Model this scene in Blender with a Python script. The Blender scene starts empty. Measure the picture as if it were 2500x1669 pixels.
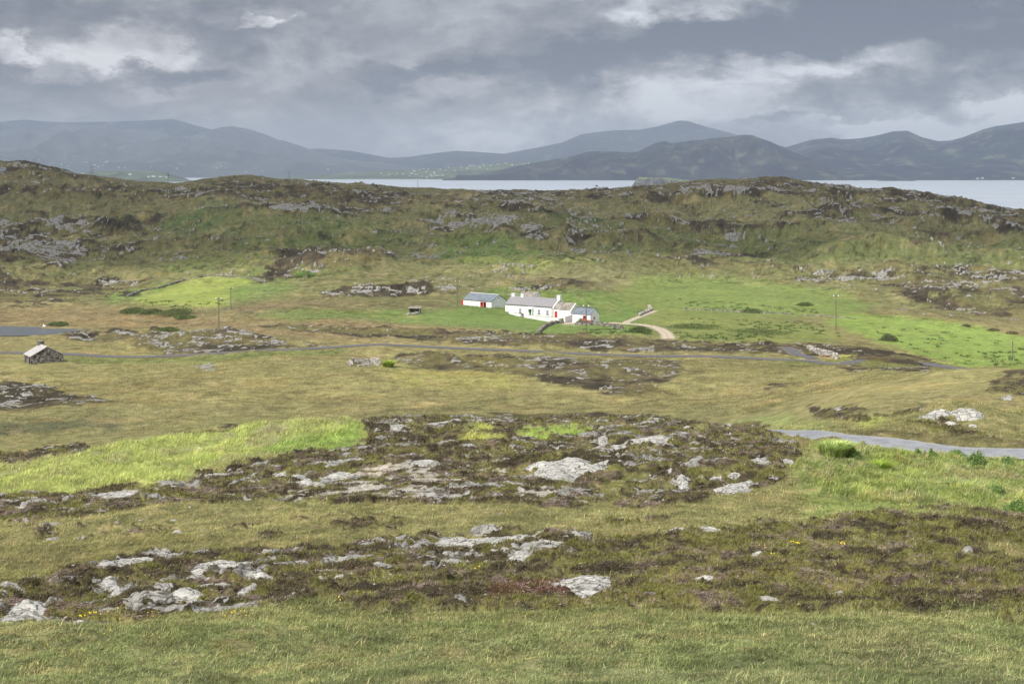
import bpy, bmesh, math, random
import numpy as np
from mathutils import Vector, Matrix

# ------------------------------------------------------------------ basics
F, CX, HY, CAMZ = 3472.0, 1250.0, 410.0, 70.0      # focal length and horizon in image pixels, eye height above the sea
rng = np.random.default_rng(7)
random.seed(7)
C = bpy.context.scene.collection
SUN_EL, SUN_AZ = 48.0, (-0.62, -0.78)

def s2l(c):
    c = np.asarray(c, dtype=np.float64) / 255.0
    return np.where(c <= 0.04045, c / 12.92, ((c + 0.055) / 1.055) ** 2.4)
def L4(c, k=1.0):
    return tuple(float(v) * k for v in s2l(c)) + (1.0,)

_T = np.random.default_rng(3).uniform(-1, 1, (8, 256, 256)).astype(np.float32)
def vnoise(x, y, seed=0):
    x = np.asarray(x, dtype=np.float64) + seed * 17.31; y = np.asarray(y, dtype=np.float64) - seed * 9.77
    xf = np.floor(x); yf = np.floor(y)
    fx = (x - xf).astype(np.float32); fy = (y - yf).astype(np.float32)
    xi = xf.astype(np.int64) & 255; yi = yf.astype(np.int64) & 255
    fx = fx * fx * fx * (fx * (fx * 6 - 15) + 10); fy = fy * fy * fy * (fy * (fy * 6 - 15) + 10)
    t = _T[seed % 8]; x1 = (xi + 1) & 255; y1 = (yi + 1) & 255
    a = t[yi, xi]; b = t[yi, x1]; c = t[y1, xi]; d = t[y1, x1]
    return a + (b - a) * fx + (c - a) * fy + (a - b - c + d) * fx * fy
def fbm(x, y, wl, octs=4, gain=0.5, seed=0):
    s = 0; amp = 1.0; tot = 0; ca, sa = math.cos(0.6), math.sin(0.6)
    x = x / wl; y = y / wl
    for o in range(octs):
        s = s + vnoise(x, y, seed + o) * amp; tot += amp; amp *= gain
        x, y = (x * ca - y * sa) * 2.03, (x * sa + y * ca) * 2.03
    return s / tot * 1.5
def sst(a, b, x):
    t = np.clip((x - a) / (b - a), 0, 1); return t * t * (3 - 2 * t)

def build(name, v, f, mat=None, parent=None, attrs=None, smooth=False, loc=None):
    """numpy verts (n,3) and faces (m,3|4) or list of such arrays -> one mesh object"""
    me = bpy.data.meshes.new(name)
    v = np.asarray(v, dtype=np.float32)
    fs = f if isinstance(f, list) else [f]
    fs = [np.asarray(q, dtype=np.int32) for q in fs if len(q)]
    me.vertices.add(len(v)); me.vertices.foreach_set('co', v.ravel())
    nl = sum(q.size for q in fs); nf = sum(len(q) for q in fs)
    me.loops.add(nl); me.loops.foreach_set('vertex_index', np.concatenate([q.ravel() for q in fs]))
    me.polygons.add(nf)
    tot = np.concatenate([np.full(len(q), q.shape[1], dtype=np.int32) for q in fs])
    st = np.concatenate([[0], np.cumsum(tot)[:-1]]).astype(np.int32)
    me.polygons.foreach_set('loop_start', st)
    if smooth: me.polygons.foreach_set('use_smooth', np.ones(nf, dtype=bool))
    me.update(calc_edges=True)
    for k, a in (attrs or {}).items():
        a = np.asarray(a, dtype=np.float32)
        if a.ndim == 2:
            at_ = me.attributes.new(k, 'FLOAT_COLOR', 'POINT')
            if a.shape[1] == 3: a = np.concatenate([a, np.ones((len(a), 1), np.float32)], 1)
            at_.data.foreach_set('color', a.ravel())
        else:
            at_ = me.attributes.new(k, 'FLOAT', 'POINT'); at_.data.foreach_set('value', a)
    if mat: me.materials.append(mat)
    o = bpy.data.objects.new(name, me); C.objects.link(o)
    if parent: o.parent = parent
    if loc is not None: o.location = loc
    return o
def tag(o, label=None, cat=None, group=None, kind=None):
    if label: o['label'] = label
    if cat: o['category'] = cat
    if group: o['group'] = group
    if kind: o['kind'] = kind
    return o
def empty(name, loc, label=None, cat=None, group=None, rz=0.0):
    o = bpy.data.objects.new(name, None); C.objects.link(o); o.location = loc; o.rotation_euler = (0, 0, rz)
    o.empty_display_size = 0.3
    return tag(o, label, cat, group)
def copy_tree(o, parent=None):
    c = o.copy(); C.objects.link(c); c.parent = parent
    for ch in list(o.children): copy_tree(ch, c)
    return c

class MB:
    """collects boxes, prisms and tubes into one mesh"""
    def __init__(s): s.v = []; s.f = []
    def add(s, vs, fs):
        n = len(s.v); s.v += [tuple(map(float, p)) for p in vs]; s.f += [tuple(n + i for i in q) for q in fs]; return s
    def box(s, x0, x1, y0, y1, z0, z1):
        return s.add([(x0,y0,z0),(x1,y0,z0),(x1,y1,z0),(x0,y1,z0),(x0,y0,z1),(x1,y0,z1),(x1,y1,z1),(x0,y1,z1)],
                     [(3,2,1,0),(4,5,6,7),(0,1,5,4),(1,2,6,5),(2,3,7,6),(3,0,4,7)])
    def tube(s, p, q, r0, r1=None, n=8):
        r1 = r0 if r1 is None else r1; p = Vector(p); q = Vector(q); d = (q - p).normalized()
        a = d.orthogonal().normalized(); b = d.cross(a); vs = []
        for c, r in ((p, r0), (q, r1)):
            for i in range(n):
                t = 2 * math.pi * i / n; vs.append(c + a * (r * math.cos(t)) + b * (r * math.sin(t)))
        return s.add(vs, [tuple(range(n))[::-1], tuple(range(n, 2 * n))] + [(i, (i + 1) % n, n + (i + 1) % n, n + i) for i in range(n)])
    def build(s, name, mat, parent=None, bevel=0.0, smooth=False):
        me = bpy.data.meshes.new(name); me.from_pydata(s.v, [], s.f)
        me.materials.append(mat); me.update()
        if bevel > 0:
            bm = bmesh.new(); bm.from_mesh(me)
            bmesh.ops.bevel(bm, geom=list(bm.edges), offset=bevel, segments=1, affect='EDGES', clamp_overlap=True)
            bm.to_mesh(me); bm.free()
        if smooth: me.polygons.foreach_set('use_smooth', [True] * len(me.polygons))
        o = bpy.data.objects.new(name, me); C.objects.link(o)
        if parent: o.parent = parent
        return o

# ------------------------------------------------------------------ materials
def new_mat(name):
    m = bpy.data.materials.new(name); m.use_nodes = True; nt = m.node_tree
    b = nt.nodes['Principled BSDF']; b.inputs['Specular IOR Level'].default_value = 0.2
    b.inputs['Roughness'].default_value = 0.9
    return m, nt, b
def N(nt, t, **kw):
    n = nt.nodes.new(t)
    for k, v in kw.items():
        if k in n.inputs.keys() if hasattr(n.inputs, 'keys') else False: n.inputs[k].default_value = v
        else: setattr(n, k, v)
    return n
def noise(nt, vec, scale, detail=4, rough=0.6, dist=0.0):
    n = nt.nodes.new('ShaderNodeTexNoise'); nt.links.new(vec, n.inputs['Vector'])
    n.inputs['Scale'].default_value = scale; n.inputs['Detail'].default_value = detail
    n.inputs['Roughness'].default_value = rough; n.inputs['Distortion'].default_value = dist
    return n.outputs['Fac']
def mrange(nt, x, a, b, c=0.0, d=1.0, smooth=True):
    n = nt.nodes.new('ShaderNodeMapRange'); n.interpolation_type = 'SMOOTHSTEP' if smooth else 'LINEAR'
    nt.links.new(x, n.inputs['Value'])
    for k, v in zip(('From Min', 'From Max', 'To Min', 'To Max'), (a, b, c, d)): n.inputs[k].default_value = v
    return n.outputs['Result']
def math_(nt, op, a, b=None):
    n = nt.nodes.new('ShaderNodeMath'); n.operation = op
    for i, v in enumerate((a, b)):
        if v is None: continue
        if isinstance(v, (int, float)): n.inputs[i].default_value = v
        else: nt.links.new(v, n.inputs[i])
    return n.outputs[0]
def mix(nt, fac, a, b, mode='MIX'):
    n = nt.nodes.new('ShaderNodeMix'); n.data_type = 'RGBA'; n.blend_type = mode
    for s, v in ((n.inputs['Factor'], fac), (n.inputs['A'], a), (n.inputs['B'], b)):
        if isinstance(v, (int, float)): s.default_value = v
        elif isinstance(v, tuple): s.default_value = v
        else: nt.links.new(v, s)
    return n.outputs['Result']
def gray(nt, x):
    n = nt.nodes.new('ShaderNodeCombineColor')
    for i in range(3): nt.links.new(x, n.inputs[i])
    return n.outputs[0]
def bump(nt, bsdf, h, strength, dist):
    n = nt.nodes.new('ShaderNodeBump'); nt.links.new(h, n.inputs['Height'])
    n.inputs['Strength'].default_value = strength; n.inputs['Distance'].default_value = dist
    nt.links.new(n.outputs[0], bsdf.inputs['Normal']); return n
def pos(nt):
    return nt.nodes.new('ShaderNodeNewGeometry').outputs['Position']
def objc(nt):
    return nt.nodes.new('ShaderNodeTexCoord').outputs['Object']
def attr(nt, name, out='Color'):
    n = nt.nodes.new('ShaderNodeAttribute'); n.attribute_name = name; return n.outputs[out]
def simple(name, c1, c2=None, scale=2.0, rough=0.85, spec=0.2, lo=0.35, hi=0.65, detail=6, b=0.0, bd=0.02, metal=0.0, stretch=None):
    m, nt, p = new_mat(name); v = objc(nt)
    if stretch:
        mp = nt.nodes.new('ShaderNodeMapping'); nt.links.new(v, mp.inputs[0]); mp.inputs['Scale'].default_value = stretch; v = mp.outputs[0]
    n = noise(nt, v, scale, detail, 0.65)
    nt.links.new(mix(nt, mrange(nt, n, lo, hi), c1, c2 or c1), p.inputs['Base Color'])
    p.inputs['Roughness'].default_value = rough; p.inputs['Specular IOR Level'].default_value = spec; p.inputs['Metallic'].default_value = metal
    if b: bump(nt, p, n, b, bd)
    return m

def rock_color(nt, v, k=1.0, sc=1.0):
    n1 = noise(nt, v, 0.9 * sc, 8, 0.62); n2 = noise(nt, v, 7 * sc, 6, 0.7); n3 = noise(nt, v, 2.5 * sc, 5, 0.6, 0.6)
    base = mix(nt, mrange(nt, n1, 0.35, 0.65), L4((138, 137, 131), k), L4((174, 172, 165), k))
    base = mix(nt, mrange(nt, n2, 0.5, 0.72, 0, 0.75), base, L4((196, 192, 187), k))
    base = mix(nt, mrange(nt, n2, 0.46, 0.33, 0, 0.7), base, L4((92, 88, 82), k))
    base = mix(nt, mrange(nt, n3, 0.6, 0.72, 0, 0.3), base, L4((166, 148, 132), k))
    mp = nt.nodes.new('ShaderNodeMapping'); nt.links.new(v, mp.inputs[0])
    mp.inputs['Rotation'].default_value = (0, 0, 0.5); mp.inputs['Scale'].default_value = (0.9, 2.2, 1.2)
    vo = nt.nodes.new('ShaderNodeTexVoronoi'); vo.feature = 'DISTANCE_TO_EDGE'; vo.inputs['Scale'].default_value = 1.25 * sc
    wa = nt.nodes.new('ShaderNodeVectorMath'); wa.operation = 'MULTIPLY_ADD'
    nn = nt.nodes.new('ShaderNodeTexNoise'); nt.links.new(v, nn.inputs['Vector']); nn.inputs['Scale'].default_value = 2.2 * sc; nn.inputs['Detail'].default_value = 5
    nt.links.new(nn.outputs['Color'], wa.inputs[0]); wa.inputs[1].default_value = (0.7, 0.7, 0.7); nt.links.new(mp.outputs[0], wa.inputs[2])
    nt.links.new(wa.outputs[0], vo.inputs['Vector'])
    crack = mrange(nt, vo.outputs['Distance'], 0.0, 0.07)
    col = mix(nt, crack, mix(nt, 0.85, base, L4((58, 54, 46), k)), base)
    h = math_(nt, 'ADD', math_(nt, 'MULTIPLY', n2, 0.8), math_(nt, 'ADD', math_(nt, 'MULTIPLY', crack, 0.5), n1))
    return col, h

def mat_ground():
    m, nt, p = new_mat('moorland'); v = pos(nt)
    cov = attr(nt, 'cover'); rk = attr(nt, 'rock', 'Fac')
    a = noise(nt, v, 0.55, 12, 0.72); b = noise(nt, v, 6.5, 9, 0.78); c = noise(nt, v, 0.09, 9, 0.66)
    lum = math_(nt, 'ADD', mrange(nt, a, 0.32, 0.68, 0.62, 1.38, False), mrange(nt, b, 0.35, 0.65, -0.34, 0.34, False))
    col = mix(nt, 1.0, cov, gray(nt, lum), 'MULTIPLY')
    col = mix(nt, mrange(nt, c, 0.52, 0.64, 0, 0.42), col, mix(nt, 1.0, col, (1.22, 1.02, 0.86, 1), 'MULTIPLY'))
    col = mix(nt, mrange(nt, b, 0.42, 0.30, 0, 0.5), col, mix(nt, 1.0, col, (0.55, 0.5, 0.5, 1), 'MULTIPLY'))
    rc, rh = rock_color(nt, v, .9)
    rc = mix(nt, mrange(nt, noise(nt, v, .75, 6, .7), .50, .40, 0, .8), rc, L4((74, 70, 58)))
    rf = mrange(nt, math_(nt, 'ADD', rk, math_(nt, 'MULTIPLY', math_(nt, 'SUBTRACT', a, 0.5), 0.9)), 0.42, 0.56)
    nt.links.new(mix(nt, rf, col, rc), p.inputs['Base Color'])
    nt.links.new(mrange(nt, rf, 0, 1, 0.97, 0.8), p.inputs['Roughness']); p.inputs['Specular IOR Level'].default_value = 0.1
    bump(nt, p, math_(nt, 'ADD', math_(nt, 'MULTIPLY', b, 1.0), math_(nt, 'MULTIPLY', a, 2.2)), 0.55, 0.22)
    return m
def mat_rock():
    m, nt, p = new_mat('grey_rock'); v = pos(nt)
    col, h = rock_color(nt, v, 1.18)
    mo = mrange(nt, noise(nt, v, 3.2, 7, 0.7), 0.6, 0.68, 0, 0.8)
    nt.links.new(mix(nt, mo, col, L4((84, 80, 52))), p.inputs['Base Color'])
    p.inputs['Roughness'].default_value = 0.85
    bump(nt, p, h, 0.7, 0.07); return m
def mat_blade(name, tr=0.25):
    m, nt, p = new_mat(name); cov = attr(nt, 'cover')
    nt.links.new(cov, p.inputs['Base Color']); p.inputs['Specular IOR Level'].default_value = 0.12; p.inputs['Roughness'].default_value = 0.7
    t = nt.nodes.new('ShaderNodeBsdfTranslucent'); nt.links.new(cov, t.inputs['Color'])
    mx = nt.nodes.new('ShaderNodeMixShader'); mx.inputs[0].default_value = tr
    nt.links.new(p.outputs[0], mx.inputs[1]); nt.links.new(t.outputs[0], mx.inputs[2])
    nt.links.new(mx.outputs[0], nt.nodes['Material Output'].inputs['Surface']); return m
def mat_hills(name, c1, c2, c3, sc=0.002):
    m, nt, p = new_mat(name); v = pos(nt)
    a = noise(nt, v, sc, 9, 0.62); b = noise(nt, v, sc * 3.3, 8, 0.65)
    col = mix(nt, mrange(nt, a, 0.42, 0.6), c1, c2); col = mix(nt, mrange(nt, b, 0.52, 0.66, 0, 0.85), col, c3)
    nt.links.new(col, p.inputs['Base Color']); p.inputs['Specular IOR Level'].default_value = 0.05
    return m
def mat_water(name, c, rough, sc, st, dist, spec=0.5, stretch=(1, 1, 1)):
    m, nt, p = new_mat(name); v = pos(nt)
    mp = nt.nodes.new('ShaderNodeMapping'); nt.links.new(v, mp.inputs[0]); mp.inputs['Scale'].default_value = stretch
    n = noise(nt, mp.outputs[0], sc, 6, 0.65); n2 = noise(nt, v, sc * 0.06, 5, 0.6)
    nt.links.new(mix(nt, mrange(nt, n2, 0.35, 0.65), c, tuple(x * 1.18 for x in c[:3]) + (1,)), p.inputs['Base Color'])
    p.inputs['Roughness'].default_value = rough; p.inputs['Specular IOR Level'].default_value = spec; p.inputs['IOR'].default_value = 1.33
    bump(nt, p, n, st, dist); return m

def mat_drystone(name, k=1.0):
    m, nt, p = new_mat(name); v = objc(nt)
    vo = nt.nodes.new('ShaderNodeTexVoronoi'); vo.inputs['Scale'].default_value = 3.2; nt.links.new(v, vo.inputs['Vector'])
    sp = nt.nodes.new('ShaderNodeSeparateColor'); nt.links.new(vo.outputs['Color'], sp.inputs[0])
    ve = nt.nodes.new('ShaderNodeTexVoronoi'); ve.feature = 'DISTANCE_TO_EDGE'; ve.inputs['Scale'].default_value = 3.2; nt.links.new(v, ve.inputs['Vector'])
    base = mix(nt, mrange(nt, sp.outputs[0], 0.1, 0.9), L4((78, 74, 68), k), L4((150, 144, 135), k))
    base = mix(nt, mrange(nt, noise(nt, v, 1.5, 6, 0.7), 0.55, 0.65, 0, 0.7), base, L4((188, 184, 176), k))
    e = mrange(nt, ve.outputs['Distance'], 0.0, 0.06)
    nt.links.new(mix(nt, e, L4((52, 48, 42), k), base), p.inputs['Base Color']); bump(nt, p, e, 0.8, 0.05); return m

M = {}
M['ground'] = mat_ground(); M['rock'] = mat_rock(); M['grass'] = mat_blade('grass_blades', 0.3); M['heath'] = mat_blade('heather_twigs', 0.12)
M['white'] = simple('whitewash', L4((232, 232, 230)), L4((244, 244, 242)), 1.2, 0.9, b=0.15)
M['slate'] = simple('grey_slate', L4((128, 126, 130)), L4((150, 147, 148)), 1.5, 0.8, b=0.3, stretch=(1, 3, 3))
M['oldslate'] = simple('weathered_slate', L4((118, 113, 105)), L4((156, 148, 136)), 1.3, 0.85, lo=0.4, hi=0.6, stretch=(1, .5, .5))
M['mossslate'] = simple('lichened_stone_slate', L4((150, 146, 142)), L4((190, 188, 186)), 6.0, 0.9, lo=0.4, hi=0.6, b=0.5)
def corr(name, c1, c2):
    m, nt, p = new_mat(name); v = objc(nt)
    w = nt.nodes.new('ShaderNodeTexWave'); w.bands_direction = 'X'; w.inputs['Scale'].default_value = 2.2; nt.links.new(v, w.inputs['Vector'])
    n = noise(nt, v, 0.8, 5); nt.links.new(mix(nt, mrange(nt, n, 0.35, 0.65), c1, c2), p.inputs['Base Color'])
    bump(nt, p, w.outputs['Fac'], 0.6, 0.05); p.inputs['Roughness'].default_value = 0.55; p.inputs['Specular IOR Level'].default_value = 0.4; return m
M['tin'] = corr('blue_grey_sheet_roof', L4((104, 114, 124)), L4((124, 132, 140)))
M['red'] = simple('red_paint', L4((190, 40, 45)), L4((205, 52, 54)), 2, 0.6)
M['green'] = simple('green_paint', L4((42, 112, 72)), L4((50, 122, 82)), 2, 0.6)
M['dark'] = simple('opening_shade', L4((40, 36, 36)), L4((50, 46, 44)), 2, 0.95)  # flat dark colour painted for the shade inside doorways and vent
M['glass'] = simple('window_glass', L4((96, 104, 112)), L4((120, 128, 134)), 1, 0.15, 0.6)
M['frame'] = simple('pale_window_frame', L4((200, 204, 204)), L4((215, 215, 212)), 2, 0.7)
M['pipe'] = simple('grey_pipe', L4((86, 92, 98)), None, 2, 0.6)
M['stone'] = mat_drystone('dry_stone'); M['palestone'] = mat_drystone('pale_dry_stone', 1.7)
M['wood'] = simple('weathered_pole', L4((104, 98, 86)), L4((128, 120, 108)), 3, 0.9, stretch=(6, 6, .5))
M['paleinsul'] = simple('white_porcelain', L4((225, 225, 220)), None, 2, 0.4)
M['wire'] = simple('galvanised_wire', L4((130, 130, 130)), None, 2, 0.6)
M['postwood'] = simple('pale_fence_post', L4((150, 146, 134)), L4((178, 172, 160)), 3, 0.9)
M['metal_dk'] = simple('dark_metal', L4((70, 82, 84)), L4((90, 104, 104)), 3, 0.6)
def mat_road(name, c1, c2, c3):
    m, nt, p = new_mat(name); v = pos(nt)
    a = noise(nt, v, 1.2, 6, 0.6); b = noise(nt, v, 14, 5, 0.7)
    col = mix(nt, mrange(nt, a, 0.35, 0.65), c1, c2); col = mix(nt, mrange(nt, b, 0.55, 0.7, 0, 0.6), col, c3)
    d = attr(nt, 'wear', 'Fac')
    col = mix(nt, math_(nt, 'MULTIPLY', d, mrange(nt, noise(nt, v, 2.2, 6, .7), .4, .6, .1, .8)), col, c3)
    nt.links.new(col, p.inputs['Base Color']); bump(nt, p, b, 0.3, 0.02); return m
M['road'] = mat_road('asphalt_chippings', L4((138, 140, 144), .8), L4((158, 160, 163), .8), L4((180, 180, 180), .8))
M['road2'] = mat_road('dark_asphalt', L4((100, 99, 100), .8), L4((114, 112, 113), .8), L4((132, 129, 124), .8))
M['track'] = mat_road('stony_track', L4((184, 168, 144), .9), L4((198, 186, 166), .9), L4((120, 122, 90), .85))
M['yard'] = mat_road('concrete_yard', L4((170, 164, 154), .85), L4((182, 176, 166), .85), L4((160, 150, 140), .85))

# ------------------------------------------------------------------ the lie of the land
COLS = np.array([-700, 0, 300, 600, 900, 1250, 1550, 1850, 2150, 2500, 3200.])
TAB = {
 3:   [2960]*9, 5: [2500]*9, 8: [2200]*9, 12: [1985]*9, 16: [1835]*9,
 22:  [1678,1676,1674,1672,1672,1672,1672,1672,1672],
 28:  [1590,1580,1572,1570,1568,1566,1566,1568,1570],
 35:  [1522,1510,1498,1492,1486,1482,1480,1482,1486],
 42:  [1455,1440,1428,1420,1418,1412,1405,1402,1402],
 50:  [1388,1372,1358,1345,1332,1330,1326,1328,1332],
 60:  [1322,1300,1282,1266,1256,1256,1258,1268,1282],
 70:  [1264,1240,1216,1200,1190,1196,1202,1216,1238],
 80:  [1210,1184,1156,1136,1124,1128,1130,1148,1170],
 88:  [1170,1140,1108,1088,1078,1080,1086,1112,1122],
 95:  [1136,1106,1072,1052,1046,1048,1058,1066,1068],
 105: [1108,1080,1046,1028,1020,1022,1042,1022,1014],
 120: [1150,1128,1098,1080,1075,1070,1062,992,974],
 150: [1185,1172,1152,1140,1132,1122,1060,964,934],
 180: [1112,1102,1096,1090,1086,1080,1030,944,906],
 210: [1034,1030,1026,1020,1014,1006,982,928,891],
 240: [982,978,970,964,960,954,942,908,905],
 280: [918,914,904,897,894,892,890,886,914],
 320: [866,861,856,852,850,852,860,872,898],
 360: [823,818,812,806,806,810,820,838,866],
 400: [793,790,778,768,788,786,790,800,822],
 430: [765,765,752,746,764,766,768,774,788],
 460: [740,738,726,720,728,738,742,746,756],
 520: [695,692,680,676,676,692,700,700,704],
 600: [640,635,624,626,630,642,650,642,642],
 700: [576,576,570,572,576,586,586,580,586],
 800: [516,520,520,526,530,530,526,530,556],
 900: [458,476,480,490,496,488,480,492,536],
 1000:[405,440,444,462,470,460,440,468,520],
 1120:[500,520,520,520,520,520,520,520,580],
 1300:[640]*9, 1700: [660]*9 }
SKY0 = np.array([(-700,380),(0,394),(60,398),(120,408),(200,424),(260,432),(300,438),(360,447),(420,448),(500,437),(600,436),(700,440),
 (800,447),(900,456),(980,464),(1050,461),(1150,466),(1250,466),(1330,469),(1400,472),(1500,462),(1600,452),(1700,444),(1800,440),
 (1880,436),(1960,446),(2040,456),(2110,465),(2180,464),(2230,472),(2330,488),(2420,507),(2500,521),(2700,545),(3200,580)], float)
GP = np.arange(-700, 3201, 20.0); GL = np.linspace(math.log(3), math.log(1700), 1600); GD = np.exp(GL)
def make_T():
    ds = np.array(sorted(TAB)); rows = np.array([[TAB[d][0]] + TAB[d] + [TAB[d][-1]] for d in ds], float)
    colprof = np.array([np.interp(GL, np.log(ds), rows[:, j]) for j in range(rows.shape[1])])   # col x L
    k = np.hanning(31); k /= k.sum()
    colprof = np.array([np.convolve(np.pad(c, 15, mode='edge'), k, 'valid') for c in colprof])
    T = np.empty((len(GP), len(GL)))
    for i, p in enumerate(GP):                                     # Catmull-Rom across the columns
        j = int(np.clip(np.searchsorted(COLS, p) - 1, 0, len(COLS) - 2)); t = (p - COLS[j]) / (COLS[j+1] - COLS[j])
        a, b, c, d = (colprof[int(np.clip(j + q, 0, len(COLS) - 1))] for q in (-1, 0, 1, 2))
        T[i] = b + 0.5 * t * ((c - a) + t * (2*a - 5*b + 4*c - d + t * (3*(b - c) + d - a)))
    sky = np.interp(GP, SKY0[:, 0], SKY0[:, 1]); j = int(np.argmin(abs(GD - 985)))
    w = sst(math.log(640), math.log(985), GL) * (1 - sst(math.log(1000), math.log(1300), GL))
    T += (sky - T[:, j])[:, None] * w[None, :]
    return T
T = make_T()
def sampT(T, px, D):
    a = np.clip((np.asarray(px, float) - GP[0]) / 20.0, 0, len(GP) - 1.001); b = np.clip((np.log(D) - GL[0]) / (GL[1] - GL[0]), 0, len(GL) - 1.001)
    i = a.astype(int); j = b.astype(int); fa = a - i; fb = b - j
    return (T[i, j]*(1-fa)*(1-fb) + T[i+1, j]*fa*(1-fb) + T[i, j+1]*(1-fa)*fb + T[i+1, j+1]*fa*fb)
def look(px, py):
    """distance at which the line of sight meets the smooth ground"""
    pr = sampT(T, np.full(len(GD), float(px)), GD)
    k = np.nonzero(pr <= py)[0]
    if not len(k): return float(GD[int(np.argmin(pr))])
    k = k[0]
    if k == 0: return float(GD[0])
    a, b = pr[k-1], pr[k]; t = (a - py) / max(a - b, 1e-6)
    return float(GD[k-1] + (GD[k] - GD[k-1]) * t)
# knolls and hollows: (px, py, half width m, half depth m, height m)
KNOLLS = [(830,650,26,16,6.0),(1130,560,28,22,5.0),(1270,585,18,14,4.0),(780,525,18,14,3.5),(480,500,30,18,3.0),(100,585,34,22,5.0),
 (2330,735,20,12,4.0),(2060,672,30,12,3.0),(490,832,16,7,1.9),(240,822,10,4,.9),(150,660,30,22,3.2),(900,708,28,10,3.0),(1400,640,22,12,2.5),(1750,625,26,14,3.0),
 (1300,845,18,5,.7),(1050,880,12,5,1.3),(1500,900,16,6,.8),(80,965,12,6,1.2),(1250,760,26,8,.6),(1700,790,18,6,1.2),(1350,725,20,8,1.5),
 (1750,1150,2.6,2.0,.55),(1560,1080,2.2,2.0,.35),(560,1075,5,2.5,.7),(800,1075,2.4,1.6,.6),(1170,1070,1.3,1.0,.45),(1340,1060,2.2,1.0,.35),(430,1100,3,2,.4),(760,1060,2.6,1.8,.8),(2100,1130,2.8,1.6,.5),(2030,1085,1.0,.9,.4),(300,1400,1.6,1.6,.25),(1300,1320,2.0,1.5,.3),(2340,1020,3.2,3.0,1.0),
 (2180,885,10,5,1.2),(2050,990,4,3,.6),(1700,1290,2.5,2.0,.25),(600,1400,1.4,1.4,.2),(1850,455,40,30,2),(2140,470,25,20,2),(1450,470,30,20,1.5)]
GX = (GP[:, None] - CX) / F * GD[None, :]
RIDGES = [(250,565,60,13,4.5),(600,606,50,12,4),(900,548,55,12,4.5),(1250,522,55,14,4),(1600,560,60,13,5),(2000,596,75,13,4.5),(2320,560,70,14,5),(1800,502,80,14,4.5),(450,492,70,14,4.5),
 (2250,645,80,12,4),(1500,612,70,12,3.5),(60,612,55,12,4),(1050,500,60,14,3.5),(700,566,45,12,3.5),(2100,540,60,14,4),(1400,585,50,12,3.5),(150,500,60,14,4),(1750,640,60,10,3),(380,620,50,10,3),(2450,600,60,12,4)]
add = np.zeros_like(T); CR = np.zeros_like(T)
for (px, py, a, b, h) in RIDGES:
    d = look(px, py); x = (px - CX) / F * d; sk = .18 * math.sin(px)
    w = fbm(GX.ravel(), np.broadcast_to(GD, GX.shape).ravel(), 40, 2, .5, 3).reshape(GX.shape) * 7
    g_ = np.exp(-((GX - x) / a) ** 2 - ((GD[None, :] + w - d - sk * (GX - x)) / b) ** 2); add += h * 1.55 * g_; CR = np.maximum(CR, g_)
for (px, py, a, b, h) in KNOLLS:
    d = look(px, py); x = (px - CX) / F * d
    add += h * np.exp(-((GX - x) / a) ** 2 - ((GD[None, :] - d) / b) ** 2)
T = T - add / GD[None, :] * F
ENV = np.minimum.accumulate(T, axis=1)

# ------------------------------------------------------------------ ground cover painted in image pixels, then sampled onto the land
RW, RH = 1250, 835
def poly_mask(pts, feather=6):
    pts = np.array(pts, float) / 2.0; m = np.zeros((RH, RW), np.float32)
    x0, x1 = int(max(0, pts[:,0].min() - 1)), int(min(RW, pts[:,0].max() + 2)); y0, y1 = int(max(0, pts[:,1].min() - 1)), int(min(RH, pts[:,1].max() + 2))
    if x1 <= x0 or y1 <= y0: return m
    gx, gy = np.meshgrid(np.arange(x0, x1) + .5, np.arange(y0, y1) + .5); ins = np.zeros(gx.shape, bool)
    j = len(pts) - 1
    for i in range(len(pts)):
        xi, yi = pts[i]; xj, yj = pts[j]
        if yi != yj:
            c = ((yi > gy) != (yj > gy)) & (gx < (xj - xi) * (gy - yi) / (yj - yi) + xi); ins ^= c
        j = i
    m[y0:y1, x0:x1] = ins
    return blur(m, feather)
def blur(m, r):
    for rr, ax in ((r, 1), (max(1, int(r * .45)), 0), (r, 1), (max(1, int(r * .45)), 0)):
        rr = int(rr)
        if rr < 1: continue
        p = np.pad(m, [(rr + 1, rr) if a == ax else (0, 0) for a in (0, 1)], mode='edge'); c = np.cumsum(p, axis=ax, dtype=np.float64)
        n = m.shape[ax]; s = 2 * rr + 1
        m = ((c[s:s+n] - c[:n]) / s if ax == 0 else (c[:, s:s+n] - c[:, :n]) / s).astype(np.float32)
    return m
yy = (np.arange(RH) * 2.0)
bands = [(380,(100,100,72)),(450,(104,104,70)),(520,(106,108,68)),(600,(104,109,64)),(680,(106,110,63)),(740,(114,118,68)),(790,(126,120,76)),(850,(126,124,74)),
 (900,(132,132,76)),(960,(138,135,80)),(1010,(128,128,78)),(1100,(114,114,66)),(1230,(122,122,74)),(1290,(128,127,78)),(1350,(112,110,64)),
 (1440,(104,104,56)),(1500,(110,116,68)),(1560,(114,124,76)),(1669,(112,122,82))]
COLR = np.repeat(np.stack([np.interp(yy, [b[0] for b in bands], [b[1][k] for b in bands]) for k in range(3)], -1)[:, None, :], RW, 1)
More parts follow.
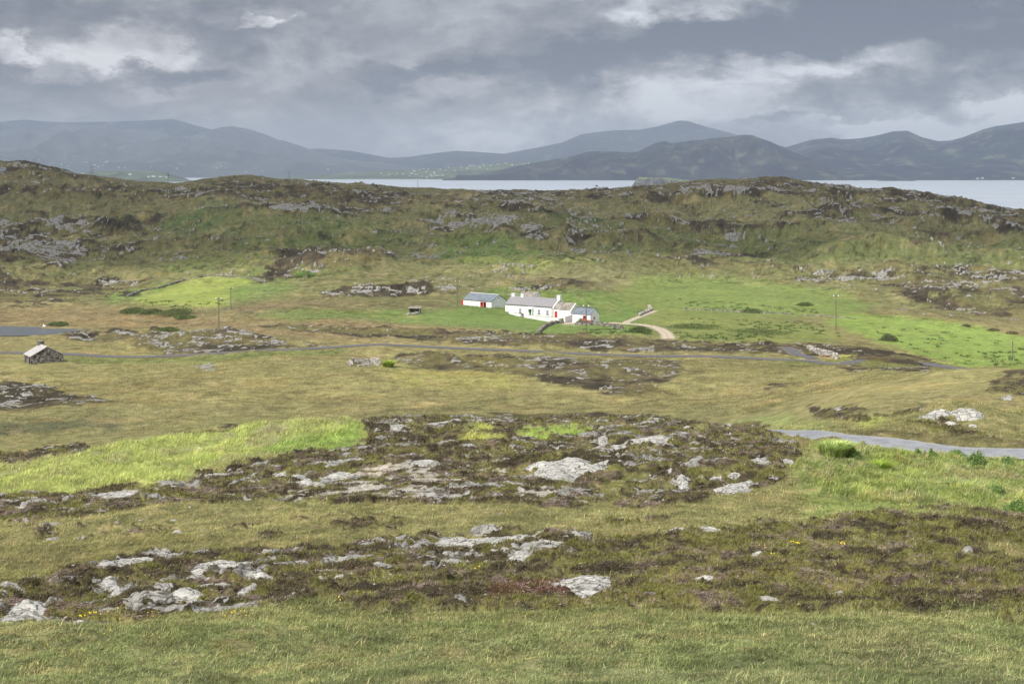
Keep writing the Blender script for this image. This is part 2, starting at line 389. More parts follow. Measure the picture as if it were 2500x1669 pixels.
COVERP = [
 ([(2060,762),(2200,768),(2360,790),(2520,825),(2520,900),(2340,892),(2200,855),(2090,815),(2010,785)],(112,146,56),4,1),
 ([(1490,695),(1560,685),(1750,682),(1950,700),(2060,715),(2130,745),(2080,770),(1900,775),(1700,775),(1600,762),(1520,735)],(104,134,60),6,.95),
 ([(1470,710),(1600,745),(1800,765),(2000,790),(2080,830),(1900,840),(1640,830),(1500,780)],(106,130,58),8,.85),
 ([(1010,765),(1110,742),(1200,705),(1300,700),(1480,715),(1560,750),(1600,820),(1400,822),(1300,812),(1150,800),(1000,790)],(92,126,54),6,1),
 ([(310,738),(370,712),(440,692),(530,680),(610,684),(655,702),(600,730),(540,748),(440,750)],(126,152,58),3,1),
 ([(250,728),(310,705),(400,690),(430,695),(350,720),(280,745)],(98,134,54),3,.9),
 ([(560,700),(680,680),(740,690),(660,730),(560,755)],(88,120,56),6,.8),
 ([(620,765),(800,745),(980,745),(1120,755),(1100,792),(900,785),(700,778)],(96,128,56),5,.9),
 ([(390,545),(520,522),(640,528),(600,560),(460,580),(390,570)],(76,104,62),5,.8),
 ([(540,580),(760,560),(1000,570),(1010,590),(800,600),(560,620)],(82,106,56),8,.7),
 ([(1050,600),(1130,575),(1320,610),(1340,635),(1180,650),(1060,625)],(92,124,58),6,.8),
 ([(1340,530),(1480,530),(1470,575),(1350,570)],(60,86,50),4,.8),
 ([(1440,590),(1700,560),(2050,600),(2500,600),(2500,665),(2100,655),(1800,655),(1500,640)],(80,98,56),14,.7),
 ([(1080,625),(1330,645),(1500,660),(1300,665),(1100,640)],(112,134,62),4,.8),
 ([(1200,665),(1560,680),(1520,715),(1300,700)],(124,124,82),6,.7),
 ([(1900,600),(2100,560),(2300,560),(2500,580),(2500,600),(2100,610)],(108,112,70),12,.6),
 ([(1500,510),(1800,500),(2050,520),(2200,560),(1900,560),(1600,545)],(112,114,74),14,.6),
 ([(960,530),(1120,500),(1260,520),(1180,545),(1000,560)],(118,122,74),8,.55),
 ([(380,640),(650,630),(900,660),(700,690),(560,665),(400,660)],(98,122,58),8,.6),
 ([(940,900),(1280,908),(1270,948),(1050,955),(960,930)],(142,142,68),8,.85),
 ([(0,900),(700,900),(900,960),(300,1000),(0,960)],(140,136,78),20,.6),
 ([(560,790),(900,790),(1300,815),(900,835),(560,820)],(132,118,84),8,.7),
 ([(0,745),(260,745),(560,780),(560,800),(0,800)],(128,114,76),8,.8),
 ([(560,735),(800,735),(1150,745),(1100,755),(760,757),(560,765)],(118,98,78),5,.5),
 ([(0,1138),(250,1097),(450,1062),(700,1030),(870,1035),(893,1062),(870,1100),(650,1122),(480,1152),(400,1182),(200,1208),(0,1216)],(130,152,78),5,1),
 ([(640,1075),(860,1050),(890,1090),(780,1112),(660,1115)],(104,142,50),5,.8),
 ([(1110,1072),(1150,1045),(1220,1062),(1240,1078)],(138,156,62),2,1),
 ([(1235,1066),(1290,1042),(1430,1040),(1455,1058),(1330,1068)],(120,156,52),2,1),
 ([(960,1090),(1130,1070),(1240,1070),(1120,1088),(990,1100)],(132,136,76),3,.8),
 ([(1930,1180),(1985,1085),(2100,1090),(2300,1108),(2500,1122),(2500,1265),(2300,1285),(2100,1290),(1980,1262)],(108,134,68),8,1),
 ([(1980,1260),(2150,1240),(2400,1230),(2200,1290),(2060,1300)],(118,142,74),10,.7),
 ([(1760,1022),(1880,1012),(2000,1030),(2100,1055),(1950,1050),(1860,1045)],(128,142,76),3,.8),
 ([(2080,1030),(2160,1010),(2180,1035),(2120,1050)],(128,150,70),3,.8),
 ([(1960,1040),(2100,1058),(2300,1078),(2500,1085),(2500,1078),(2300,1068),(2100,1046)],(88,84,60),2,.6),
 ([(0,1030),(300,1032),(310,1042),(100,1050),(0,1056)],(84,92,66),3,.8),
 ([(1480,1180),(1560,1120),(1640,1105),(1600,1150),(1520,1195)],(112,118,58),3,.8),
 ([(1940,870),(2080,872),(2300,893),(2200,900),(1900,890)],(104,122,64),3,.8),
 ([(100,868),(500,868),(850,852),(850,862),(500,880),(100,880)],(96,118,58),2,.8),
 ([(2040,868),(2060,858),(2080,870),(2060,876)],(150,180,40),1,1),
 ([(1955,862),(2060,868),(2050,877),(1980,874)],(170,138,100),1,.8),
 ([(1099,486),(1120,484),(1132,492),(1128,500),(1112,496)],(190,176,160),1,1),
 ([(1280,690),(1480,700),(1450,712),(1300,702)],(92,88,62),3,.7),
 ([(1364,781),(1400,776),(1428,784),(1440,792),(1375,795)],(178,168,150),1,1),
]
for pts, c, fe, k in COVERP:
    if c[1] > c[0] * 1.12: c = (c[0] * 1.06, c[1], c[2] * .9)
    m = poly_mask(pts, fe)[..., None] * k; COLR = COLR * (1 - m) + np.array(c, float) * m
HEA = np.zeros((RH, RW), np.float32); ROC = HEA.copy(); GRA = HEA.copy(); LUS = HEA.copy(); SMO = HEA.copy(); GRN = HEA.copy(); RED = HEA.copy()
def paint(layer, pts, v, fe):
    np.maximum(layer, poly_mask(pts, fe) * v, out=layer)
HR = [ # polygon, heather, rock, feather
 ([(0,525),(60,535),(120,555),(190,590),(240,615),(160,645),(0,640)],.95,.72,4),
 ([(60,512),(150,522),(260,535),(340,565),(310,582),(200,570),(60,538)],.7,.55,4),
 ([(-5,385),(60,392),(160,415),(270,440),(330,455),(0,440)],.85,.35,4),
 ([(0,450),(300,452),(420,470),(300,485),(0,478)],.85,.25,6),
 ([(310,482),(420,463),(560,468),(700,480),(640,520),(480,510),(330,500)],.85,.5,5),
 ([(480,440),(700,442),(860,452),(1000,468),(1010,500),(960,522),(700,515),(560,490)],.75,.36,7),
 ([(710,502),(760,495),(840,505),(890,535),(960,545),(830,552),(710,538)],.95,.55,3),
 ([(640,530),(700,530),(830,555),(842,572),(780,572),(650,548)],.4,.66,3),
 ([(1015,556),(1080,520),(1150,515),(1230,535),(1330,575),(1330,602),(1260,598),(1180,575),(1050,568)],.45,.72,3),
 ([(620,668),(700,620),(800,598),(920,598),(1010,625),(900,652),(760,668),(650,692)],.95,.42,5),
 ([(780,712),(860,694),(1050,692),(1055,712),(960,726),(800,732)],.9,.66,3),
 ([(0,640),(200,640),(330,660),(392,690),(330,720),(100,742),(0,742)],.75,.26,8),
 ([(200,648),(260,650),(350,688),(330,694),(270,680),(210,655)],.6,.68,2),
 ([(250,675),(290,680),(285,690),(250,686)],.6,.6,2),
 ([(320,822),(380,808),(560,803),(640,822),(700,840),(640,862),(430,862),(330,850)],1.0,.60,3),
 ([(160,817),(330,810),(350,824),(180,832)],.9,.62,2),
 ([(660,845),(820,838),(800,848),(680,852)],.6,.55,2),
 ([(620,795),(800,797),(1000,806),(1300,812),(1500,826),(1500,848),(1250,842),(900,825),(640,806)],.9,.34,4),
 ([(1120,818),(1360,820),(1360,836),(1120,836)],.8,.62,2),
 ([(1500,826),(1700,832),(2050,846),(2150,872),(1900,868),(1500,852)],.85,.4,4),
 ([(1415,832),(1500,836),(1490,856),(1420,850)],.9,.64,2),([(1535,842),(1630,846),(1630,858),(1540,856)],.9,.62,2),
 ([(2030,848),(2120,855),(2260,870),(2300,888),(2180,888),(2040,866)],.95,.1,2),
 ([(930,868),(1000,860),(1300,870),(1640,880),(1700,905),(1560,935),(1680,955),(1500,958),(1320,925),(1150,900),(1000,895)],.85,.45,5),
 ([(980,865),(1060,858),(1090,868),(1000,874)],.95,.2,2),
 ([(0,930),(100,938),(200,962),(300,988),(230,998),(0,998)],.95,.58,3),
 ([(480,880),(520,882),(550,898),(530,903),(490,895)],.3,.8,1),
 ([(1920,688),(2050,655),(2200,658),(2500,662),(2500,765),(2400,770),(2290,755),(2200,720),(2100,695)],.75,.45,6),
 ([(1995,662),(2195,662),(2170,690),(1930,698),(1960,678)],.5,.68,3),([(2270,728),(2330,715),(2410,735),(2390,762),(2300,755)],1,.56,3),
 ([(1180,463),(1600,455),(1900,436),(2100,462),(2300,478),(2520,522),(2520,562),(2300,530),(2100,508),(1900,495),(1600,488),(1200,495)],.85,.50,5),
 ([(1900,490),(2100,500),(2200,540),(2050,560),(1900,540)],.6,.42,6),
 ([(1150,475),(1330,480),(1400,495),(1250,500),(1150,492)],.8,.58,3),
 ([(1670,600),(1760,598),(1845,630),(1820,648),(1700,640)],.9,.62,3),([(1360,585),(1440,590),(1440,650),(1400,650)],.6,.5,4),
 ([(0,560),(600,560),(900,600),(600,640),(0,640)],.35,.22,20),([(1100,500),(2000,500),(2500,560),(2500,600),(1500,560)],.35,.28,20),
 ([(1240,695),(1360,690),(1500,705),(1400,712),(1250,705)],.7,.3,4),
 ([(1530,655),(2000,650),(2000,672),(1540,672)],.6,.2,5),
 ([(0,1114),(190,1092),(245,1104),(0,1136)],.95,.38,2),
 ([(380,1070),(560,1045),(640,1044),(560,1056),(400,1078)],.9,.1,2),
 ([(0,1222),(150,1208),(400,1184),(500,1148),(700,1112),(880,1060),(890,1025),(1150,1014),(1450,1014),(1700,1028),(1860,1042),(1950,1080),(1950,1130),(1900,1172),(1760,1196),(1640,1235),(1500,1240),(1560,1160),(1440,1180),(1500,1225),(1350,1246),(1100,1225),(900,1230),(700,1215),(450,1238),(200,1262),(0,1272)],1,.36,3),
 ([(-5,1450),(200,1385),(330,1350),(560,1345),(800,1340),(1000,1310),(1200,1288),(1420,1295),(1430,1340),(1200,1400),(900,1420),(700,1470),(450,1492),(100,1545),(-5,1560)],1,.4,4),
 ([(1420,1296),(1600,1310),(1750,1296),(2100,1262),(2300,1245),(2520,1262),(2520,1560),(2300,1500),(1900,1475),(1500,1480),(1300,1500),(1050,1500),(900,1500),(800,1450),(1200,1390),(1300,1340)],.78,.06,8),
 ([(1130,1440),(1220,1400),(1380,1420),(1420,1460),(1280,1500),(1120,1490)],1,.05,3),
 ([(2430,1480),(2520,1470),(2520,1560),(2420,1530)],1,0,4),
 ([(1970,1002),(2070,990),(2140,1010),(2120,1030),(2010,1026)],1,.3,2),([(2140,1008),(2270,998),(2250,1020),(2160,1024)],.7,.35,2),([(2400,930),(2520,900),(2520,970),(2420,962)],.8,.3,4),
 ([(2190,1040),(2300,1020),(2400,1060),(2440,1075),(2250,1062)],.8,.1,3),
 ([(2040,895),(2270,905),(2270,914),(2040,905)],.8,.5,2),([(1880,930),(2040,935),(2000,945),(1850,960)],.6,.1,3),
 ([(600,1320),(1000,1290),(1200,1260),(1000,1270),(640,1300)],.45,.12,8),([(0,1290),(500,1270),(900,1245),(1000,1270),(600,1310),(100,1340)],.16,.1,10),
 ([(1480,1275),(1620,1265),(1630,1275),(1500,1290)],.8,.1,2),
]
for pts, h, r, fe in HR: paint(HEA, pts, h, fe); paint(ROC, pts, r, fe)
for pts, v, fe in [([(640,1205),(700,1188),(800,1168),(880,1145),(1000,1130),(1130,1122),(1230,1125),(1200,1155),(1120,1185),(1000,1222),(850,1222),(720,1214)],.82,8),
 ([(1230,1190),(1400,1185),(1440,1200),(1400,1225),(1240,1225)],.7,3),([(1330,1230),(1450,1225),(1440,1250),(1380,1250)],.6,2),([(0,1510),(110,1500),(120,1520),(40,1545),(0,1555)],.8,2),
 ([(440,1478),(560,1470),(700,1450),(760,1436),(740,1448),(640,1475),(560,1484)],.75,3),([(1000,1130),(1200,1115),(1260,1150),(1100,1160)],.6,4),
 ([(700,1120),(1000,1085),(900,1110),(720,1130)],.5,3),([(1600,1240),(1640,1222),(1600,1236)],.7,2),([(1340,1295),(1560,1330),(1500,1345)],0,1)]: paint(GRA, pts, v, fe)
for pts, v, fe in [([(0,1138),(250,1097),(450,1062),(700,1030),(870,1035),(893,1062),(870,1100),(650,1122),(480,1152),(400,1182),(200,1208),(0,1216)],1,3),
 ([(1110,1072),(1150,1045),(1220,1062),(1240,1078)],.8,2),([(1235,1066),(1290,1042),(1430,1040),(1455,1058),(1330,1068)],.7,2)]: paint(LUS, pts, v, fe + 2)
paint(GRN, [(1950,1160),(1990,1085),(2100,1094),(2300,1110),(2500,1124),(2520,1240),(2300,1250),(2100,1220),(2000,1200)], 1, 4)
for pts in [[(1490,695),(1950,700),(2130,745),(2080,830),(1640,830),(1500,780)],[(1000,780),(1110,735),(1230,725),(1480,740),(1490,800),(1300,815),(1000,800)],[(20,840),(170,840),(170,900),(20,900)],[(2060,765),(2520,820),(2520,895),(2150,840)],[(310,738),(440,690),(655,700),(540,748)]]: paint(SMO, pts, 1, 10)
paint(RED, [(1180,1440),(1250,1425),(1390,1430),(1430,1455),(1330,1478),(1200,1480)], 1, 4)
OUT = [
 ([(213,1398),(244,1386),(286,1371),(322,1361),(372,1357),(423,1358),(447,1354),(429,1364),(381,1373),(343,1385),(292,1395),(238,1406),(191,1410)],.30,'long smooth whaleback slab with grass behind it, lower left'),
 ([(238,1437),(253,1422),(280,1406),(286,1428),(258,1442)],.2,'small pointed pale rock under the long whaleback slab'),
 ([(262,1443),(286,1431),(316,1427),(313,1449),(295,1464),(270,1467)],.25,'squarish pale block between heather cushions below the whaleback slab'),
 ([(0,1509),(18,1494),(33,1482),(60,1471),(104,1468),(115,1485),(98,1500),(89,1515),(30,1520),(0,1526)],.3,'big rounded pale rock at the left edge above the bottom grass'),
 ([(0,1446),(24,1442),(39,1449),(83,1462),(60,1467),(39,1470),(18,1462),(0,1462)],.2,'low split slab at the left edge above the big rounded rock'),
 ([(477,1380),(507,1372),(566,1364),(611,1369),(641,1361),(659,1372),(596,1382),(551,1389),(513,1392),(477,1412),(462,1398)],.25,'long stepped slab right of the whaleback, lower left'),
 ([(420,1461),(432,1449),(465,1439),(489,1446),(489,1461),(456,1468),(423,1470)],.2,'smooth tilted grey plate in the lower left rock field'),
 ([(471,1434),(507,1419),(554,1416),(569,1434),(513,1439)],.18,'cracked flat slab under the long stepped slab'),
 ([(277,1482),(328,1467),(334,1476),(304,1488)],.12,'narrow low pale rock strip above the yellow flowers'),
 ([(134,1523),(155,1515),(209,1504),(203,1512),(167,1522)],.1,'thin pale rock edge touching the yellow flowers'),
 ([(569,1449),(593,1431),(617,1413),(622,1431),(628,1443),(590,1449)],.2,'jagged rock spur at the right end of the lower left rock field'),
 ([(620,1392),(640,1388),(665,1402),(640,1408)],.15,'small crumbling rock right of the stepped slab'),
 ([(340,1480),(380,1472),(440,1468),(430,1478),(370,1486)],.08,'flat low slab in the gravel above the bottom grass'),
 ([(1058,1316),(1102,1305),(1207,1299),(1286,1289),(1327,1293),(1299,1301),(1211,1311),(1177,1318),(1126,1322),(1071,1332),(1054,1322)],.25,'longest bright white rock ridge below centre'),
 ([(1310,1303),(1347,1306),(1388,1320),(1374,1323),(1334,1327),(1320,1318)],.2,'white blocky rock at the right end of the long white ridge'),
 ([(1238,1366),(1245,1345),(1262,1335),(1301,1340),(1298,1359),(1262,1373)],.25,'white and pinkish rock below the long white ridge'),
 ([(1359,1419),(1402,1403),(1436,1395),(1487,1395),(1494,1434),(1456,1446),(1425,1454),(1385,1441)],.35,'bright white rugged rock beside the bare brown peat'),
 ([(758,1424),(782,1408),(799,1417),(782,1427)],.22,'grey boulder leftmost of three in a row'),
 ([(812,1417),(829,1405),(842,1403),(836,1419)],.2,'middle grey boulder of three in a row'),
 ([(842,1414),(848,1402),(867,1400),(857,1412)],.2,'rightmost pale boulder of three in a row'),
 ([(1291,1134),(1319,1127),(1347,1126),(1383,1120),(1427,1125),(1444,1136),(1478,1126),(1501,1122),(1505,1127),(1471,1138),(1433,1144),(1405,1166),(1399,1183),(1366,1177),(1330,1172),(1316,1144)],.75,'largest grey rock face, cracked, at the centre of the rock field'),
 ([(1532,1069),(1568,1062),(1612,1059),(1637,1075),(1607,1086),(1549,1080)],.4,'broad pale domed rock near the top of the rock field'),
 ([(1527,1044),(1554,1039),(1588,1040),(1554,1048),(1532,1048)],.2,'low pinkish rock strip behind the broad domed rock'),
 ([(1460,1064),(1477,1055),(1485,1069),(1480,1077),(1477,1094),(1455,1105),(1430,1102),(1460,1089)],.35,'upright knobbly pale rock left of the broad domed rock'),
 ([(1495,1085),(1515,1078),(1535,1095),(1500,1102),(1490,1098)],.25,'rough pale rock just below the broad domed rock'),
 ([(1745,1188),(1765,1172),(1801,1163),(1831,1155),(1834,1177),(1817,1194),(1776,1201),(1745,1199)],.55,'large pale wrinkled rock at the right edge of the rock field'),
 ([(1657,1177),(1660,1158),(1676,1155),(1679,1177),(1665,1191)],.45,'stubby standing rock left of the wrinkled rock'),
 ([(1626,1163),(1632,1144),(1640,1138),(1637,1158)],.35,'thin upright leaning rock on the heather knoll'),
 ([(1720,1169),(1743,1155),(1765,1152),(1731,1169)],.2,'slim pale slab above the wrinkled rock'),
 ([(1770,1158),(1790,1145),(1812,1150),(1790,1160)],.2,'small pale rock touching the top of the wrinkled rock'),
 ([(1704,1310),(1712,1299),(1756,1296),(1759,1307),(1720,1313)],.25,'grey ribbed rock at the edge of the olive heather'),
 ([(1637,1306),(1651,1302),(1671,1304),(1660,1310)],.12,'low white rock left of the grey ribbed rock'),
 ([(1673,1100),(1693,1094),(1718,1095),(1704,1102)],.15,'flat white rock right of the broad domed rock'),
 ([(1662,1136),(1676,1130),(1704,1133),(1682,1138)],.12,'flat pale rock on top of the heather knoll'),
 ([(1662,1051),(1676,1046),(1692,1048),(1680,1052)],.15,'small white rock near the upper right of the rock field'),
 ([(1830,1126),(1850,1122),(1862,1128),(1840,1131)],.15,'small pale flat rock below the near road end'),
 ([(708,1169),(725,1162),(749,1163),(744,1174),(719,1174)],.25,'rounded pale rock left of the gravel'),
 ([(777,1169),(810,1158),(857,1151),(849,1160),(879,1163),(838,1174),(805,1172)],.22,'wide flat slab at the left edge of the gravel'),
 ([(896,1127),(946,1119),(1001,1105),(1007,1113),(968,1125),(926,1127)],.22,'long wedge shaped slab pointing up right above the gravel'),
 ([(1004,1138),(1059,1131),(1065,1138),(1032,1147)],.12,'pale plate in the gravel under the wedge slab'),
 ([(949,1050),(982,1043),(985,1053),(960,1058)],.25,'pale rock just right of the lush grass bank'),
 ([(1023,1047),(1054,1039),(1076,1033),(1106,1036),(1098,1042),(1054,1047)],.2,'pale slab on the crest between the grass bank and grass hummock'),
 ([(730,1177),(752,1169),(760,1180),(738,1185)],.18,'angular stone below the rounded pale rock'),
 ([(666,1163),(697,1158),(700,1166),(670,1168)],.15,'low grey slab left of the rounded pale rock'),
 ([(208,1221),(243,1210),(282,1202),(346,1196),(332,1210),(288,1219),(235,1219)],.18,'long flat slab along the foot of the lush grass bank'),
 ([(393,1221),(426,1214),(468,1221),(437,1227),(410,1226)],.15,'oval flat slab right of the long flat slab'),
 ([(490,1158),(520,1155),(553,1152),(576,1160),(526,1169),(498,1169)],.22,'pale twin slab where the lush bank ends'),
 ([(36,1221),(116,1219),(105,1227),(55,1228)],.12,'thin flat slab at the left under the lush bank'),
 ([(36,1246),(66,1241),(64,1250),(41,1252)],.15,'small flat rock at the far left of the rock field'),
 ([(293,1241),(338,1235),(327,1243),(300,1245)],.1,'small flat slab above the straw coloured slope'),
 ([(2246,1025),(2279,1008),(2298,996),(2320,996),(2362,991),(2398,1003),(2384,1016),(2342,1014),(2326,1005),(2304,1009),(2276,1026)],.7,'large ribbed white rock above the near road on the right'),
 ([(2307,1036),(2320,1025),(2333,1029),(2329,1036)],.3,'small flat topped rock below the large ribbed rock'),
 ([(2030,996),(2045,992),(2052,1000),(2036,1002)],.25,'tiny pointed pale rock in the heather beyond the road'),
 ([(1905,1130),(1916,1122),(1939,1130),(1930,1137)],.2,'rounded white stone left of the green road bank'),
 ([(1817,1354),(1850,1342),(1884,1338),(1870,1345),(1830,1354)],.12,'slim white rock among yellow flowers in the olive heather'),
 ([(2022,1451),(2027,1439),(2044,1437),(2051,1430),(2064,1436),(2054,1446),(2044,1453)],.2,'small white rock with a knob in the olive heather'),
 ([(1697,1410),(1697,1406),(1731,1406),(1737,1412)],.08,'little flat white rock in the olive heather right of the rugged rock'),
 ([(2143,1428),(2170,1425),(2197,1424),(2190,1428),(2150,1431)],.06,'thin white rock line in the right olive heather'),
 ([(2455,1208),(2470,1204),(2482,1210),(2466,1214)],.2,'small grey rock in the green bank at the right edge'),
 ([(2450,972),(2462,964),(2470,970),(2460,976)],.3,'small round pale rock near the right edge beyond the road'),
 ([(2365,1035),(2375,1030),(2384,1036)],.2,'tiny pale rock right of the flat topped rock'),
]
OCM = np.zeros((RH, RW), np.float32)
for p_, h_, l_ in OUT: paint(OCM, p_, 1, 2)
ROC *= (1 - poly_mask([(1950,1140),(2500,1100),(2500,1250),(2000,1290)], 6)); 
HEA *= (1 - LUS); ROC *= (1 - LUS)
STACK = np.concatenate([COLR.astype(np.float32), HEA[..., None], ROC[..., None], GRA[..., None], LUS[..., None], SMO[..., None], GRN[..., None], RED[..., None], OCM[..., None]], -1)
def pixel_cover(px, py):  # reads the painted cover layers at image pixel coordinates
    a = np.clip(px / 2.0 - .5, 0, RW - 1.001); b = np.clip(py / 2.0 - .5, 0, RH - 1.001)
    i = a.astype(np.int32); j = b.astype(np.int32); fa = (a - i)[:, None].astype(np.float32); fb = (b - j)[:, None].astype(np.float32)
    return STACK[j, i]*(1-fa)*(1-fb) + STACK[j, i+1]*fa*(1-fb) + STACK[j+1, i]*(1-fa)*fb + STACK[j+1, i+1]*fa*fb

# roads and tracks: image pixel points -> world lines with a level camber
def hills_noise(x, y, D, smo):
    w = sst(430, 620, D); k = 1 - .85 * smo
    far = fbm(x, y, 55, 5, .6, 1) * 4.2 + (1 - np.abs(fbm(x, y, 26, 5, .6, 5))) * 3.2 - 1.6 + 3.0 * (1 - 1.6 * np.abs(fbm(x, y * .8, 95, 3, .5, 6))) * (1 - sst(850, 960, D)) + 4.6 * fbm(x * .42, y + 30 * fbm(x, y, 160, 2, .5, 8), 62, 3, .45, 9) * sst(470, 600, D) * (1 - sst(840, 950, D))
    mid = fbm(x, y, 18, 4, .55, 2) * .75
    near = fbm(x, y, 5.5, 4, .55, 3) * .30
    fall = 1 - .55 * sst(900, 1000, D)
    return (far * w * fall + mid * sst(110, 180, D) + near * (1 - sst(100, 140, D)) * sst(8, 20, D)) * k
def gz_smooth(px, D, smo=None):
    px = np.asarray(px, float); D = np.asarray(D, float); x = (px - CX) / F * D
    if smo is None: smo = pixel_cover(px, sampT(ENV, px, D))[:, 7]
    return CAMZ - (sampT(T, px, D) - HY) / F * D + hills_noise(x, D, D, smo)
def catmull(P, n):
    P = np.array(P, float); P = np.vstack([2*P[0]-P[1], P, 2*P[-1]-P[-2]]); out = []
    for i in range(1, len(P) - 2):
        for t in np.linspace(0, 1, n, endpoint=False):
            a, b, c, d = P[i-1], P[i], P[i+1], P[i+2]
            out.append(b + .5*t*((c-a) + t*(2*a-5*b+4*c-d + t*(3*(b-c)+d-a))))
    out.append(P[-2]); return np.array(out)
ROADS = []
def road_line(name, pts, width, mat, dmode=False, n=14, smooth=9):
    q = []
    for p in pts:
        d = p[2] if len(p) > 2 else look(p[0], p[1]); q.append(((p[0] - CX) / F * d, d))
    c = catmull(q, n); px = c[:, 0] / c[:, 1] * F + CX
    z = gz_smooth(px, c[:, 1]); k = np.ones(2*smooth+1) / (2*smooth+1); z = np.convolve(np.pad(z, smooth, mode='edge'), k, 'valid')
    ROADS.append((name, c, z, width, mat))
    return c, z
road_line('road', [(3100,1125,91),(2800,1112,90.6),(2500,1104,90.2),(2350,1097,91),(2200,1086,92.5),(2080,1076,94),(1990,1062,96),(1900,1048,99),(1800,0,104),(1650,0,112),(1450,0,124)], 3.5, 'road')
road_line('road', [(-400,852),(-100,857),(0,859),(150,863),(300,866),(500,862),(650,857),(800,849),(900,846),(1000,845),(1100,848),(1300,855),(1500,862),(1700,869),(1850,873),(1960,877),(2050,881),(2150,884,292),(2300,0,282),(2500,0,270),(2900,0,250)], 3.3, 'road2', smooth=5)
road_line('track', [(1632,826),(1625,812),(1600,799),(1560,792),(1510,791),(1470,790),(1420,792)], 3.3, 'track', smooth=4)
road_line('track', [(1525,791),(1545,780),(1570,769),(1600,758)], 2.2, 'track', smooth=3)
road_line('road', [(1985,876),(1950,866),(1930,858),(1912,852)], 3.0, 'road2', smooth=2)
def carve(x, y, z):
    for name, c, rz, w, mat in ROADS:
        bx = (x > c[:,0].min() - 4) & (x < c[:,0].max() + 4) & (y > c[:,1].min() - 4) & (y < c[:,1].max() + 4)
        idx = np.nonzero(bx)[0]
        if not len(idx): continue
        X, Y = x[idx], y[idx]; best = np.full(len(idx), 1e9); bz = np.zeros(len(idx))
        for i in range(len(c) - 1):
            a, b = c[i], c[i+1]; ab = b - a; l2 = (ab**2).sum()
            if l2 < 1e-9: continue
            m = (Y > min(a[1], b[1]) - 4) & (Y < max(a[1], b[1]) + 4) & (X > min(a[0], b[0]) - 4) & (X < max(a[0], b[0]) + 4)
            k = np.nonzero(m)[0]
            if not len(k): continue
            t = np.clip(((X[k]-a[0])*ab[0] + (Y[k]-a[1])*ab[1]) / l2, 0, 1)
            d = np.hypot(X[k] - a[0] - t*ab[0], Y[k] - a[1] - t*ab[1]); u = d < best[k]
            best[k[u]] = d[u]; bz[k[u]] = (rz[i] + (rz[i+1] - rz[i]) * t)[u]
        wgt = 1 - sst(w/2 + .25, w/2 + 1.5, best)
        z[idx] = z[idx] * (1 - wgt) + (bz - .09) * wgt
        road_w[idx] = np.maximum(road_w[idx], 1 - sst(w/2 - .1, w/2 + .5, best))
    return z
road_w = None
POND_H = 43.2
PONDP = [(-60,797),(40,797),(100,799),(110,803),(165,802),(240,806),(236,810),(190,811),(150,813),(110,816),(40,818),(-60,820)]
PMASK = poly_mask([(max(0, a), b) for a, b in PONDP], 1); 
PMASK2 = poly_mask([(200,1036),(262,1033),(302,1034),(304,1038),(270,1041),(220,1040)], 0)
def plane_mask(m, H, px, D, d0, d1):
    py = HY + F * H / D; a = np.clip(px / 2, 0, RW - 1).astype(int); b = np.clip(py / 2, 0, RH - 1).astype(int)
    return m[b, a] * ((D > d0) & (D < d1))
POND2_H = 36.9

